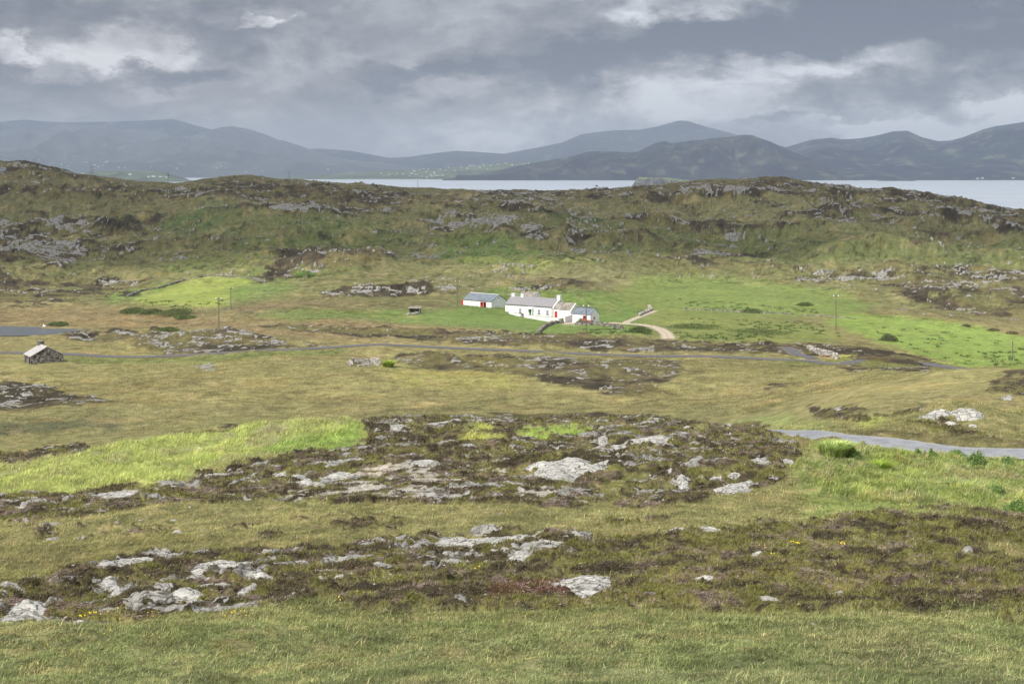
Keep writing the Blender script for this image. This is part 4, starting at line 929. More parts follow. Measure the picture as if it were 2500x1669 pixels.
def clump(name, px, py, wpx, hpx, n, cols, label, cat, group=None, bw=.03, lean=.5, leafy=False):
    p = at(px, py); R = wpx * p.y / F / 2; H = hpx * p.y / F
    if leafy:
        t = rng.uniform(0, 2*math.pi, n); u = rng.uniform(0, 1, n) ** .5; zz = rng.uniform(.02, 1, n)
        lob = 1 + .3 * fbm(np.cos(t) * 2 + px, np.sin(t) * 2 + zz * 2, 1.0, 3, .6, 5); rr = R * u * np.sqrt(np.clip(1 - (zz*.95) ** 2, .05, 1)) * lob
        c0 = np.stack([rr * np.cos(t), rr * np.sin(t) * .8, H * zz * (.85 + .3 * fbm(np.cos(t)*3, np.sin(t)*3 + px, 1, 2, .5, 2))], -1)
        a = rng.normal(0, 1, (n, 3)); a /= np.linalg.norm(a, axis=1)[:, None]; b = np.cross(a, rng.normal(0, 1, (n, 3))); b /= np.linalg.norm(b, axis=1)[:, None]
        V = np.stack([c0 - a*bw, c0 + b*bw*.5, c0 + a*bw, c0 - b*bw*.5], 1).reshape(-1, 3); f = (np.arange(n)*4)[:, None] + np.array([[0,1,2,3]])
        cc = np.array(cols)[rng.integers(0, len(cols), n)] * np.exp(rng.normal(0, .25, (n, 1)))
        root = empty(name, p, label, cat, group); build('foliage', V, f, M['grass'], root, {'cover': np.repeat(cc, 4, 0)})
        s = MB()
        for _ in range(9):
            q = Vector((random.gauss(0, R*.4), random.gauss(0, R*.3), H * random.uniform(.4, .8))); s.tube((q.x*.25, q.y*.25, -.15), q, .05 * H / 1.5, .015, 5)
        s.build('stem', M['wood'], root); return root
    a = rng.uniform(0, 2*math.pi, n); u = rng.uniform(0, 1, n) ** .6; x = R*.6*u*np.cos(a); y = R*.5*u*np.sin(a)
    L = H * rng.uniform(.3, 1.1, n); ln = lean * (.3 + u); lx, ly = np.cos(a)*ln + .25, np.sin(a)*ln
    V = np.empty((n, 5, 3)); tx, ty = -np.sin(a), np.cos(a)
    for i, (t, ww, sg) in enumerate([(0,1,-1),(0,1,1),(.6,.8,1),(.6,.8,-1),(1,0,0)]):
        V[:, i, 0] = x + lx*L*t*t + tx*bw*ww*sg*.5; V[:, i, 1] = y + ly*L*t*t + ty*bw*ww*sg*.5; V[:, i, 2] = L*t*(1 - .3*t*ln) - .05
    b = (np.arange(n)*5)[:, None]; cc = np.array(cols)[rng.integers(0, len(cols), n)] * np.exp(rng.normal(0, .25, (n, 1)))
    return tag(build(name, V.reshape(-1,3), [b + np.array([[0,1,2,3]]), b + np.array([[3,2,4]])], M['grass'], attrs={'cover': np.repeat(cc, 5, 0)}, loc=p), label, cat, group)
g1 = [s2l(c) * 1.7 for c in ((160,174,100),(124,148,74),(198,200,146),(92,116,60))]; g2 = [s2l(c) for c in ((128,156,86),(108,138,72),(150,172,108))]; g3 = [s2l(c) * 1.4 for c in ((164,178,76),(132,152,62),(100,124,56))]; g4 = [s2l(c) for c in ((106,122,74),(88,104,60),(130,138,88))]
clump('grass_tussock', 2035, 1116, 96, 44, 6500, g1, 'big lime green tussock of long grass hiding part of the near road', 'grass tussock', bw=.03, lean=.5)
clump('fern', 2145, 1152, 56, 38, 1500, g3, 'yellow green fern in the middle of the road bank', 'fern', bw=.03, lean=.8)
G2 = 'leafy weed clumps on the road bank'
for (a, b, w, h, lab) in [(2078,1118,34,30,'dark leafy weed clump right of the big tussock'),(2240,1110,22,16,'small dark weed clump at the road edge'),(2278,1122,36,26,'dark leafy weed clump in the middle of the road bank'),(2330,1112,60,22,'wide low weed clump by the road'),
                          (2385,1150,52,40,'tallest dark weed clump towards the right'),(2460,1150,40,26,'dark weed clump close to the right edge'),(2420,1210,80,24,'low leafy weeds near the bottom right of the bank'),(2480,1250,60,34,'leafy weeds at the right frame edge')]:
    clump('weed_clump', a, b, w, h, 2600, g2, lab, 'weeds', G2, bw=.05, leafy=True)
clump('fern', 947, 896, 34, 20, 700, g3, 'bright green fern beside the ruined stone enclosure', 'fern', bw=.12, lean=.7)
G3 = 'willow bushes on the bog'
for (a, b, w, h, lab) in [(325,764,70,20,'left willow bush below the round green field'),(372,768,60,17,'middle willow bush below the round green field'),(432,770,90,24,'right and widest willow bush below the round green field'),(405,807,56,12,'low bush beside the heather ridge'),(140,798,50,10,'low green bush on the far bank of the pond'),(455,778,60,9,'small bush in front of the widest willow')]:
    clump('willow_bush', a, b, w * 1.1, h * .72, 6000, g4, lab, 'bush', G3, bw=.13, leafy=True)
clump('bush', 745, 672, 60, 11, 3500, g2, 'rounded green bush under the dark heather knoll', 'bush', bw=.2, leafy=True)
clump('bush', 1420, 789, 26, 12, 1500, g4, 'dark shrub in front of the blue roofed shed', 'shrub', bw=.1, leafy=True)
clump('bush', 1373, 786, 12, 9, 600, [s2l((128,138,50)), s2l((80,100,40))], 'small shrub in the gap of the white garden wall', 'shrub', bw=.08, leafy=True)
clump('bush', 2170, 832, 46, 16, 2600, g4 + [s2l((130,130,110))], 'grey green thorn bush at the edge of the bright field', 'bush', bw=.15, leafy=True)
for i_, (a, b, w, h, lab) in enumerate([(1835,762,60,9,'first dark gorse line piece by the field wall'),(1690,800,150,9,'long dark hedge clump right of the track'),(1850,812,180,8,'long low hedge running towards the bright field'),(1560,815,60,14,'bushy rushes right of the garden wall'),(1965,745,40,8,'small hedge clump near the tall pole')]):
    clump('hedge', a, b, w, h, 3000, g4, lab, 'hedge', bw=.16, leafy=True)
clump('brown_bush', 2360, 795, 26, 6, 900, [s2l((132,116,92)), s2l((116,104,80)), s2l((120,124,84))], 'brown bush on the slope above the bright field, leftmost', 'bush', 'brown bushes above the bright field', bw=.14, leafy=True)
clump('brown_bush', 2425, 806, 32, 6, 900, [s2l((134,118,94)), s2l((116,104,80)), s2l((120,124,84))], 'brown bush above the bright field, second from the right', 'bush', 'brown bushes above the bright field', bw=.14, leafy=True)
clump('brown_bush', 2470, 812, 34, 6, 900, [s2l((134,118,94)), s2l((116,104,80)), s2l((120,124,84))], 'brown bush above the bright field, closest to the frame edge', 'bush', 'brown bushes above the bright field', bw=.14, leafy=True)

# ------------------------------------------------------------------ buildings
def gable_roof(root, L, w, he, hr, mat, over=.18, th=.14, name='roof', x0=None, ridge=None):
    """two slabs from x0..0 in the local frame; ridge along x"""
    m = MB(); x0 = -L if x0 is None else x0; yr = w / 2; s = (hr - he) / (w / 2); a, b = x0 - over, over
    for sg in (0, 1):
        y_e = -over if sg == 0 else w + over; z_e = he - s * over
        m.add([(a,y_e,z_e),(b,y_e,z_e),(b,yr,hr),(a,yr,hr),(a,y_e,z_e+th),(b,y_e,z_e+th),(b,yr,hr+th),(a,yr,hr+th)],
              [(3,2,1,0),(4,5,6,7),(0,1,5,4),(1,2,6,5),(2,3,7,6),(3,0,4,7)] if sg == 0 else [(0,1,2,3),(7,6,5,4),(4,5,1,0),(5,6,2,1),(6,7,3,2),(7,4,0,3)])
    r = m.build(name, mat, root)
    if ridge: MB().box(a, b, yr - .13, yr + .13, hr + th - .02, hr + th + .09).build('ridge_cap', ridge, r)
    return r
def house(name, cpx, cpy, alpha, Lpx, wpx, he_px, hr_px, wallm, roofm, label, cat='house', ridge=None, group=None, over=.18, D=None, dz=0.0):
    D = look(cpx, cpy) if D is None else D; al = math.radians(alpha); z = CAMZ - (cpy - HY) / F * D + dz
    p = Vector(((cpx - CX) / F * D, D, z)); k = D / F; L = Lpx * k / math.cos(al) * 1.0; w = wpx * k / math.sin(al); he, hr = he_px * k, hr_px * k
    root = empty(name, p, label, cat, group, -al)
    MB().add([(-L,0,-2.5),(0,0,-2.5),(0,w,-2.5),(-L,w,-2.5),(-L,0,he),(0,0,he),(0,w,he),(-L,w,he),(-L,w/2,hr),(0,w/2,hr)],
             [(0,1,5,4),(2,3,7,6),(1,2,6,9,5),(3,0,4,8,7),(3,2,1,0),(4,5,9,8),(6,7,8,9)]).build('wall', wallm, root)
    rf = gable_roof(root, L, w, he, hr, roofm, over, ridge=ridge)
    return dict(root=root, roof=rf, L=L, w=w, he=he, hr=hr, k=k, p=p, al=al)
def face_box(face, H, u0, u1, z0, z1, d0, d1, m=None):
    m = m or MB()
    return m.box(u0, u1, -d1, -d0, z0, z1) if face == 'f' else m.box(d0, d1, u0, u1, z0, z1)
def door(Hs, face, u0, u1, z0, z1, mat, surround=None, half=None, label=None, nm='door'):
    d = face_box(face, Hs, u0, u1, z0, z1, .01, .06).build(nm, mat, Hs['root'])
    if label: d['label'] = label
    if surround:
        m = MB(); 
        face_box(face, Hs, u0 - .14, u0, z0, z1 + .14, .005, .09, m); face_box(face, Hs, u1, u1 + .14, z0, z1 + .14, .005, .09, m); face_box(face, Hs, u0, u1, z1, z1 + .14, .005, .09, m)
        m.build('door_frame', surround, d)
    if half: face_box(face, Hs, u0 + .05, u1 - .05, z0 + .05, z0 + (z1 - z0) * half, .065, .10).build('half_door', M['red'], d)
    face_box(face, Hs, u1 - .18, u1 - .1, z0 + (z1-z0)*.5, z0 + (z1-z0)*.5 + .1, .1, .14).build('handle', M['metal_dk'], d)
    return d
def window(Hs, face, u0, u1, z0, z1, bars=True, pane=None):
    wn_ = face_box(face, Hs, u0, u1, z0, z1, .006, .03).build('window', pane or M['glass'], Hs['root']); m = MB(); t = .09
    face_box(face, Hs, u0, u0+t, z0, z1, .034, .09, m); face_box(face, Hs, u1-t, u1, z0, z1, .034, .09, m)
    face_box(face, Hs, u0+t, u1-t, z0, z0+t, .034, .09, m); face_box(face, Hs, u0+t, u1-t, z1-t, z1, .034, .09, m)
    if bars:
        face_box(face, Hs, u0+t, u1-t, (z0+z1)/2-.05, (z0+z1)/2+.05, .034, .085, m)
        face_box(face, Hs, (u0+u1)/2-.035, (u0+u1)/2+.035, z0+t, (z0+z1)/2-.05, .034, .08, m); face_box(face, Hs, (u0+u1)/2-.035, (u0+u1)/2+.035, (z0+z1)/2+.05, z1-t, .034, .08, m)
    m.build('frame', M['frame'], wn_); face_box(face, Hs, u0-.1, u1+.1, z0-.14, z0-.003, .005, .16).build('sill', M['pipe'], wn_)
def chimney(Hs, x, mat, wx, wy, h, cap=None, pot=True, roof=None, y=None):
    y = Hs['w']/2 if y is None else y; z = Hs['hr']
    ch = MB().box(x - wx/2, x + wx/2, y - wy/2, y + wy/2, z - .55, z + h).build('chimney', mat, roof or Hs['roof'])
    MB().box(x - wx/2 - .07, x + wx/2 + .07, y - wy/2 - .07, y + wy/2 + .07, z + h, z + h + .16).build('chimney_cap', cap or mat, Hs['roof'])
    if pot: MB().tube((x, y, z + h + .16), (x, y, z + h + .42), .13, .11, 10).build('chimney_pot', M['pipe'], Hs['roof'])
def fx(Hs, px0, px_left, px_right):
    """local x for a picture bearing on the front wall"""
    return -Hs['L'] * (px_right - px0) / (px_right - px_left)

# long barn on the left of the farm
B1 = house('barn', 1199.9, 752, 40, 71, 35, 16.0, 30.0, M['white'], M['tin'], 'long white barn with blue grey sheet roof, leftmost farm building', 'barn', ridge=M['white'])
f_ = lambda x: fx(B1, x, 1129, 1199.9)
door(B1, 'f', f_(1173.4), f_(1178.4), .15, 1.5, M['dark'], M['red'], .42, 'doorway as a panel painted shade dark, with red lower half door')
door(B1, 'f', f_(1181), f_(1186), .15, 1.55, M['dark'], M['red'], None, 'doorway as a panel painted shade dark, with red frame')
face_box('g', B1, B1['w']*.48, B1['w']*.48 + .35, B1['hr']-1.0, B1['hr']-.7, .01, .05).build('vent_shade', M['dark'], B1['root'])  # dark box on the gable, coloured as the shade in a vent
dd_ = MB().box(-B1['L']-.75, -B1['L']-.04, -.06, .02, .1, 1.75).build('door', M['red'], B1['root']); dd_['label'] = 'open red door at the far end of the barn'
# main cottage
H1 = house('cottage', 1350.5, 774, 35, 117.5, 33, 24.3, 42, M['white'], M['slate'], 'long white cottage with grey slate roof and green front door', 'cottage', over=.1)
g_ = lambda x: fx(H1, x, 1233, 1350.5)
door(H1, 'f', g_(1292.8), g_(1299.6), .1, 1.95, M['green'], None, None, 'green front door under a small canopy')
MB().add([(g_(1290),-.95,2.0),(g_(1303),-.95,2.0),(g_(1303),-.005,2.22),(g_(1290),-.005,2.22),(g_(1290),-.95,2.12),(g_(1303),-.95,2.12),(g_(1303),-.005,2.36),(g_(1290),-.005,2.36)],
         [(3,2,1,0),(4,5,6,7),(0,1,5,4),(1,2,6,5),(2,3,7,6),(3,0,4,7)]).build('door_canopy', M['white'], H1['root'])
MB().box(g_(1301.2), g_(1302.4), -.8, -.006, .0, 2.02).build('porch_wall', M['white'], H1['root'])
for a, b in ((1268, 1273.2), (1313.8, 1319.4), (1334.2, 1339.8)): window(H1, 'f', g_(a), g_(b), .72, 1.95)
MB().tube((-.35, -.12, -.2), (-.35, -.12, H1['he'] - .05), .06, n=8).box(-H1['L'], -.3, -.2, -.1, H1['he'] - .13, H1['he'] - .05).build('drainpipe', M['pipe'], H1['root'])
L_, w_, he_, hr_ = H1['L'], H1['w'], H1['he'], H1['hr']
def parapet(Hs, x0, x1, up, nm='gable_parapet'):
    w_, he_, hr_ = Hs['w'], Hs['he'], Hs['hr']; s = (hr_-he_)/(w_/2); o = .16; v = []
    for x in (x0, x1): v += [(x,-o,he_-s*o-.3),(x,-o,he_-s*o+up),(x,w_/2,hr_+up),(x,w_+o,he_-s*o+up),(x,w_+o,he_-s*o-.3),(x,w_/2,hr_-.4)]
    MB().add(v, [(5,4,3,2),(5,2,1,0),(6,7,8,11),(11,8,9,10),(0,1,7,6),(1,2,8,7),(2,3,9,8),(3,4,10,9),(4,5,11,10),(5,0,6,11)]).build(nm, M['white'], Hs['root'])
parapet(H1, -.02, .32, .26)
chimney(H1, -L_ + .75, M['white'], 1.05, .8, .75, roof=H1['roof']); chimney(H1, -L_ * .765, M['white'], .95, .8, .72, roof=H1['roof']); chimney(H1, -.15, M['white'], 1.15, .85, .95, roof=H1['roof'])
# red doored byre joined to the cottage's right gable
H2 = house('byre', 1392.8, 778.5, 35, 40.5, 25, 20.8, 36, M['white'], M['oldslate'], 'white byre with weathered grey roof and red door, joined to the cottage', 'outbuilding', over=.05)
q_ = lambda x: fx(H2, x, 1352.3, 1392.8)
door(H2, 'f', q_(1355.2), q_(1361.6), .15, 1.95, M['red'], M['white'], None, 'closed red door')
parapet(H2, -.02, .28, .14)
# little shed with blue roof at the right end
H3 = house('shed', 1441.5, 788, 35, 42.5, 23.5, 18.6, 33, M['white'], M['tin'], 'small white shed with blue grey sheet roof, rightmost farm building', 'shed', ridge=M['pipe'], over=.06)
r_ = lambda x: fx(H3, x, 1399, 1441.5)
door(H3, 'f', r_(1425.3), r_(1432), .75, 1.75, M['dark'], M['red'], .5, 'red stable half door under a panel painted shade dark')
face_box('g', H3, H3['w']*.36, H3['w']*.48, .85, 1.55, .01, .06).build('window', M['red'], H3['root'])
# old outbuilding behind
D4 = H1['p'].y + 17
H4 = house('outbuilding', 1309, 735, 35, 38, 14, 8.5, 20.5, M['white'], M['oldslate'], 'old outbuilding with tan grey roof standing behind the long cottage', 'outbuilding', over=.04, D=D4)
chimney(H4, -H4['L'] + .4, M['palestone'], 1.6, 1.2, .5, M['palestone'], pot=False, roof=H4['roof'])
# white garden walls
def wall_strip(name, pts, h, t, mat, label, cat='wall', cap=None, group=None):
    """pts: (px, py) along the foot; one continuous wall following the ground"""
    P = []
    for p in pts:
        v = at(p[0], p[1]); P.append(v)
    r = P[0].copy(); vs = []; fs = []
    for i, p in enumerate(P):
        d = (P[min(i+1, len(P)-1)] - P[max(i-1, 0)]); d.z = 0; d.normalize(); nx, ny = -d.y * t/2, d.x * t/2
        hh = h[i] if isinstance(h, (list, tuple)) else h; q = p - r
        vs += [(q.x-nx, q.y-ny, q.z-.6), (q.x+nx, q.y+ny, q.z-.6), (q.x+nx, q.y+ny, q.z+hh), (q.x-nx, q.y-ny, q.z+hh)]
        if i: b = 4*i; a = b-4; fs += [(a, b, b+3, a+3), (a+1, a+2, b+2, b+1), (a+3, b+3, b+2, a+2), (a, a+1, b+1, b)]
    fs += [(0, 3, 2, 1), (len(vs)-4, len(vs)-3, len(vs)-2, len(vs)-1)]
    o = MB().add(vs, fs).build(name, mat); o.location = r
    return tag(o, label, cat, group)
wall_strip('garden_wall', [(1243,765),(1262,771),(1275,773),(1300,778.5),(1332,784),(1364,789)], [.4,.6,.75,.9,1.15,1.3], .35, M['white'], 'long whitewashed garden wall in front of the cottage')
wall_strip('yard_wall', [(1377.5,787.5),(1388,785.5),(1397,784)], [1.7,1.8,2.0], .35, M['white'], 'short whitewashed wall between the yard and the small shed')
o = wall_strip('gate_pillar', [(1272.3,774),(1276.3,774.6)], 1.15, .5, M['palestone'], 'stubby grey pillar set into the white garden wall', 'pillar')

def jit_stone(mb, c, sx, sy, sz, rz, r):
    ca, sa = math.cos(rz), math.sin(rz); vs = []
    for z in (-1, 1):
        for (x, y) in ((-1,-1),(1,-1),(1,1),(-1,1)):
            a = x*sx*.5*r.uniform(.7,1.1); b = y*sy*.5*r.uniform(.7,1.1); vs.append((c[0]+a*ca-b*sa, c[1]+a*sa+b*ca, c[2]+z*sz*.5*r.uniform(.75,1.1)))
    mb.add(vs, [(3,2,1,0),(4,5,6,7),(0,1,5,4),(1,2,6,5),(2,3,7,6),(3,0,4,7)])
def mat_pile(name, c1, c2):
    m, nt, p = new_mat(name); v = objc(nt); vo = nt.nodes.new('ShaderNodeTexVoronoi'); vo.inputs['Scale'].default_value = 2.4; nt.links.new(v, vo.inputs['Vector'])
    s = nt.nodes.new('ShaderNodeSeparateColor'); nt.links.new(vo.outputs['Color'], s.inputs[0])
    nt.links.new(mix(nt, mrange(nt, math_(nt, 'ADD', math_(nt, 'MULTIPLY', s.outputs[0], .7), math_(nt, 'MULTIPLY', noise(nt, v, 4, 5), .5)), .3, .9), c1, c2), p.inputs['Base Color']); return m
M['pile_d'] = mat_pile('dark_field_stones', L4((96, 92, 82)), L4((160, 155, 146))); M['pile_l'] = mat_pile('pale_field_stones', L4((128, 124, 114)), L4((205, 200, 192)))
def stone_wall(pts, h, t, label, mat='pile_d', seed=1, cat='stone wall', group=None, ss=.42, parent=None, name='stone_wall', D=None, falls=.25):
    r = random.Random(seed); P = [at(p[0], p[1]) if len(p) == 2 else Vector(p) for p in pts]; o0 = P[0].copy(); mb = MB()
    for i in range(len(P) - 1):
        a, b = P[i], P[i+1]; Ln = (b - a).length; n = max(1, int(Ln / (ss * .85))); rz = math.atan2(b.y-a.y, b.x-a.x)
        for k in range(n):
            q = a.lerp(b, (k + .5) / n) - o0; hh = h * r.uniform(1 - falls, 1.08); rows = max(1, int(hh / (ss * .55)))
            for j in range(-1, rows):
                for s in ((-1, 1) if t > .5 else (0,)):
                    jit_stone(mb, (q.x + r.uniform(-.08,.08) - math.sin(rz)*s*t*.25, q.y + math.cos(rz)*s*t*.25, q.z + (j + .5) * ss * .55), ss * r.uniform(.9,1.35), max(t*.55, ss*.8), ss*.62, rz + r.uniform(-.2,.2), r)
    o = mb.build(name, M[mat], parent); o.location = o0 if parent is None else o0 - parent.location
    return tag(o, label, cat, group) if parent is None else o
stone_wall([(1316,813),(1322,806),(1335,797),(1350,791),(1376,789)], 1.0, .6, 'rough stone wall curving from the garden corner down to the field', seed=2)
stone_wall([(1405,793),(1440,794),(1480,797),(1520,801)], .95, .6, 'dark dry stone wall below the small blue roofed shed', seed=3)
stone_wall([(1560,771),(1575,764),(1590,757),(1584,750)], 1.0, .7, 'pale broken stone wall beside the field gate', 'pile_l', 4)
stone_wall([(1663,754),(1700,756),(1760,759),(1830,763),(1930,766)], .55, .5, 'low dark field wall running right from the farm', seed=5, ss=.5)
stone_wall([(1958,768),(2000,771),(2050,775),(2090,778)], .5, .5, 'low dark wall piece right of the tall pole', seed=6, ss=.5)
stone_wall([(310,722),(340,710),(390,700),(440,691),(500,681),(560,678),(620,684),(650,695)], .7, .6, 'curved stone wall round the back of the round green field', seed=7, ss=.55)
stone_wall([(1973,857),(1985,861),(2005,866),(2025,871),(2043,876)], 1.25, .8, 'whitish stone wall beside the road junction', 'pile_l', 8, ss=.45)
# ruined enclosure
en = at(890, 892); er = empty('ruined_enclosure', en, 'roofless ruined stone enclosure in the grass beyond the near rocks', 'ruin')
k = en.y / F
def rel(px, py): v = at(px, py); return tuple(v)
stone_wall([rel(858,886), rel(880,885), rel(909,884)], 1.35, .7, None, 'pile_d', 11, parent=er, name='back_wall', ss=.42, falls=.3)
stone_wall([rel(909,884), rel(914,888), rel(921,891), rel(928,890.5)], 1.45, .8, None, 'pile_l', 12, parent=er, name='side_wall', falls=.3)
stone_wall([rel(851,888), rel(858,894)], 1.1, .7, None, 'pile_l', 13, parent=er, name='broken_wall', ss=.36, falls=.5)
stone_wall([rel(874,896), rel(888,894), rel(906,892)], .3, .6, None, 'pile_l', 14, parent=er, name='collapsed_wall', ss=.4, falls=.6)
# stone hut
HS = house('stone_hut', 74.8, 888.3, 56, 33.2, 65.7, 17.6, 39.0, M['stone'], M['mossslate'], 'old rubble stone hut with pale slab roof beside the far road, left', 'hut', over=.12)
u_ = lambda x: fx(HS, x, 41.8, 74.8)
for a, b in ((50.2, 53.4), (67.8, 71.8)): door(HS, 'f', u_(a), u_(b), .1, HS['he'] - .12, M['dark'], None, None, 'doorway as a panel painted shade dark')
HS['root'].children[0]
chimney(HS, -HS['L'] + .5, M['stone'], .75, 1.25, .62, M['stone'], pot=False, roof=HS['roof'])
# low flat roofed shelter left of the farm
p = at(1012, 766); rt = empty('stone_shelter', p, 'tiny low shelter with flat slab roof, alone in the field left of the barn', 'shelter', rz=-.12)
m = MB(); m.box(-1.6,-1.35,-.1,1.5,-.8,1.15); m.box(1.35,1.6,-.1,1.5,-.8,1.15); m.box(-1.35,1.35,1.25,1.5,-.8,1.15); m.box(-1.35,1.35,.6,.8,-.8,.75); m.build('wall', M['stone'], rt)
MB().add([(-1.8,-.35,1.16),(1.8,-.35,1.16),(1.8,1.8,1.5),(-1.8,1.8,1.5),(-1.8,-.35,1.3),(1.8,-.35,1.3),(1.8,1.8,1.66),(-1.8,1.8,1.66)], [(3,2,1,0),(4,5,6,7),(0,1,5,4),(1,2,6,5),(2,3,7,6),(3,0,4,7)]).build('roof', M['oldslate'], rt)
stone_wall([(994,771),(1010,770),(1022,768)], .7, .7, 'heap of pale stones in front of the tiny shelter', 'pile_l', 21, 'stone heap', name='stone_heap', falls=.5)
# walled pen
p = at(1434, 794); rt = empty('stone_pen', p, 'low dark pen with reddish coping in front of the small shed', 'pen', rz=-.5)
m = MB(); m.box(-1.5,1.5,-.6,-.4,-.5,1.15); m.box(-1.5,1.5,.4,.6,-.5,1.15); m.box(-1.5,-1.3,-.4,.4,-.5,1.15); m.box(1.3,1.5,-.4,.4,-.5,1.15); m.build('wall', M['stone'], rt)
M['coping'] = simple('red_coping', L4((190, 110, 88)), L4((170, 100, 84)), 3, .9)
m = MB(); m.box(-1.55,1.55,-.65,-.35,1.153,1.26); m.box(-1.55,1.55,.35,.65,1.153,1.26); m.build('coping', M['coping'], rt)
# shed on the far left skyline
H5 = house('hill_shed', 11, 423, 35, 22, 7, 5, 10.5, M['palestone'], M['tin'], 'tiny blue roofed shed on the far left hillside', 'shed', over=.1)

# ------------------------------------------------------------------ poles, fences, gate
def pole(px, py, hpx, label, arm=True, D=None, lampish=False, lean=0.0, group='wooden electricity poles', thick=1.0):
    p = at(px, py) if D is None else at(px, D=D); h = hpx * p.y / F; root = empty('electricity_pole', p, label, 'pole', group, random.uniform(-.3, .3))
    MB().tube((0,0,-1.2), (lean*h,0,h), .15*thick, .11*thick, 10).build('pole', M['wood'], root)
    if arm:
        MB().box(-.75, .75, -.07, .07, h-.45, h-.3).build('crossarm', M['wood'], root)
        for s in (-.62, .62): MB().tube((s,0,h-.3), (s,0,h-.02), .11 if not lampish else .2, .06 if not lampish else .14, 8).build('insulator', M['paleinsul'], root)
    return root
def pole_top(px, ytop, D, label, **kw):
    """a pole whose foot is hidden: top given, distance given"""
    p = at(px, D=D); h = (CAMZ - (ytop - HY) / F * D) - p.z
    return pole(px, 0, h / D * F, label, D=D, **kw)
pole(1117,751,66,'plain pole left of the long white barn')
pole(1431,823,79,'pole with two pale insulators in front of the small shed', lampish=True)
pole(534,806,81,'pole with two pale insulators on the heather ridge, left', lampish=True)
pole(563.5,756,52,'shorter pole at the right edge of the round green field')
pole(2041,806,86,'tall pole with two pale insulators by the right fields', lampish=True)
pole_top(2473,832,345,'leaning pole at the right edge of the bright field', arm=False, lean=-.02)
for (a, b, h, lab) in [(83,419,27,'pole on the left skyline'),(107,446,29,'pole below the left skyline'),(227,437,30,'right one of two poles on the left slope'),(222,440,26,'left one of two poles on the left slope'),(410,449,30,'pole with a transformer against the left water'),(706,441,19,'short pole on the ridge left of centre'),(1020,468,28,'pole on the ridge against the bay, centre'),(1108,0,0,'')]:
    if h: pole(a, b + .0, h, lab, arm=(a not in (107, 1020)), thick=1.05)
tr = MB().tube((0,0,0),(0,0,1.1),.42,n=10).build('transformer', M['metal_dk'], bpy.data.objects.get('electricity_pole.010')); 
if tr.parent: tr.location = (.35, 0, 4.6)
def fence(pts, n, h, label, mat=None, skip=.0, wire=True):
    P = catmull([tuple(at(*p))[:2] for p in pts], 24); s = np.concatenate([[0], np.cumsum(np.hypot(*np.diff(P, axis=0).T))]); t = np.linspace(0, s[-1], n)
    X = np.interp(t, s, P[:,0]) + rng.normal(0, .1, n); Y = np.interp(t, s, P[:,1]); Z = terrain(X/Y*F+CX, Y, False); root = empty('fence', (X[0], Y[0], Z[0]), label, 'fence', 'post and wire fences')
    r_ = max(.055, Y.mean() / 6500); proto = MB().tube((0,0,-.4), (0,0,h), r_, r_*.9, 6).build('post', mat or M['postwood'], root); first = True
    for x, y, z in zip(X, Y, Z):
        o = proto if first else proto.copy()
        if not first: C.objects.link(o); o.parent = root
        first = False; o.location = (x-X[0], y-Y[0], z-Z[0]); o.rotation_euler = (random.gauss(0,.05), random.gauss(0,.07), 0); o.scale = (1, 1, random.uniform(.85, 1.12))
    if wire:
        m = MB()
        for i in range(n-1):
            for hh in (.55, .95): m.tube((X[i]-X[0], Y[i]-Y[0], Z[i]-Z[0]+hh*h), (X[i+1]-X[0], Y[i+1]-Y[0], Z[i+1]-Z[0]+hh*h), .012, n=3)
        m.build('wire', M['wire'], root)
fence([(259,736),(290,742),(345,746),(420,749),(492,753)], 14, 1.25, 'dark post fence along the front of the round green field', M['wood'])
fence([(492,760),(620,766),(760,778),(900,786),(1000,792),(1110,797),(1230,806),(1310,812)], 34, 1.15, 'long pale post fence across the bog below the farm')
fence([(742,686),(760,668),(780,652),(800,640),(824,630),(870,624),(940,622),(1010,622)], 22, 1.3, 'fence of pale posts over the dark heather knoll')
fence([(325,556),(400,548),(470,540),(560,536),(640,530)], 24, 1.3, 'upper fence of thin posts on the left hillside')
fence([(470,566),(540,574),(600,588),(640,596)], 12, 1.3, 'lower fence of thin posts on the left hillside')
fence([(1127,751.5),(1150,752),(1180,754),(1200,756),(1215,756)], 8, 1.0, 'short fence in front of the long white barn', M['wood'])
fence([(620,520),(690,526),(760,536)], 9, 1.3, 'thin post fence below the left ridge')
fence([(1450,533),(1560,534),(1660,536)], 12, 1.2, 'thin post fence on the right hillside')
fence([(1570,792),(1640,806),(1660,818)], 7, 1.1, 'few posts beside the stony track', M['wood'])
p = at(1556, 768); rt = empty('field_gate', p, 'green metal gate beside the side track', 'gate', rz=math.radians(55))
for i in range(5): MB().tube((0,0,.25+i*.24), (3.6,0,.25+i*.24), .04, n=6).build('bar', M['metal_dk'], rt)
for x in (-.1, 3.7): MB().tube((x,0,-.4), (x,0,1.45), .09, n=8).build('gate_post', M['wood'], rt)
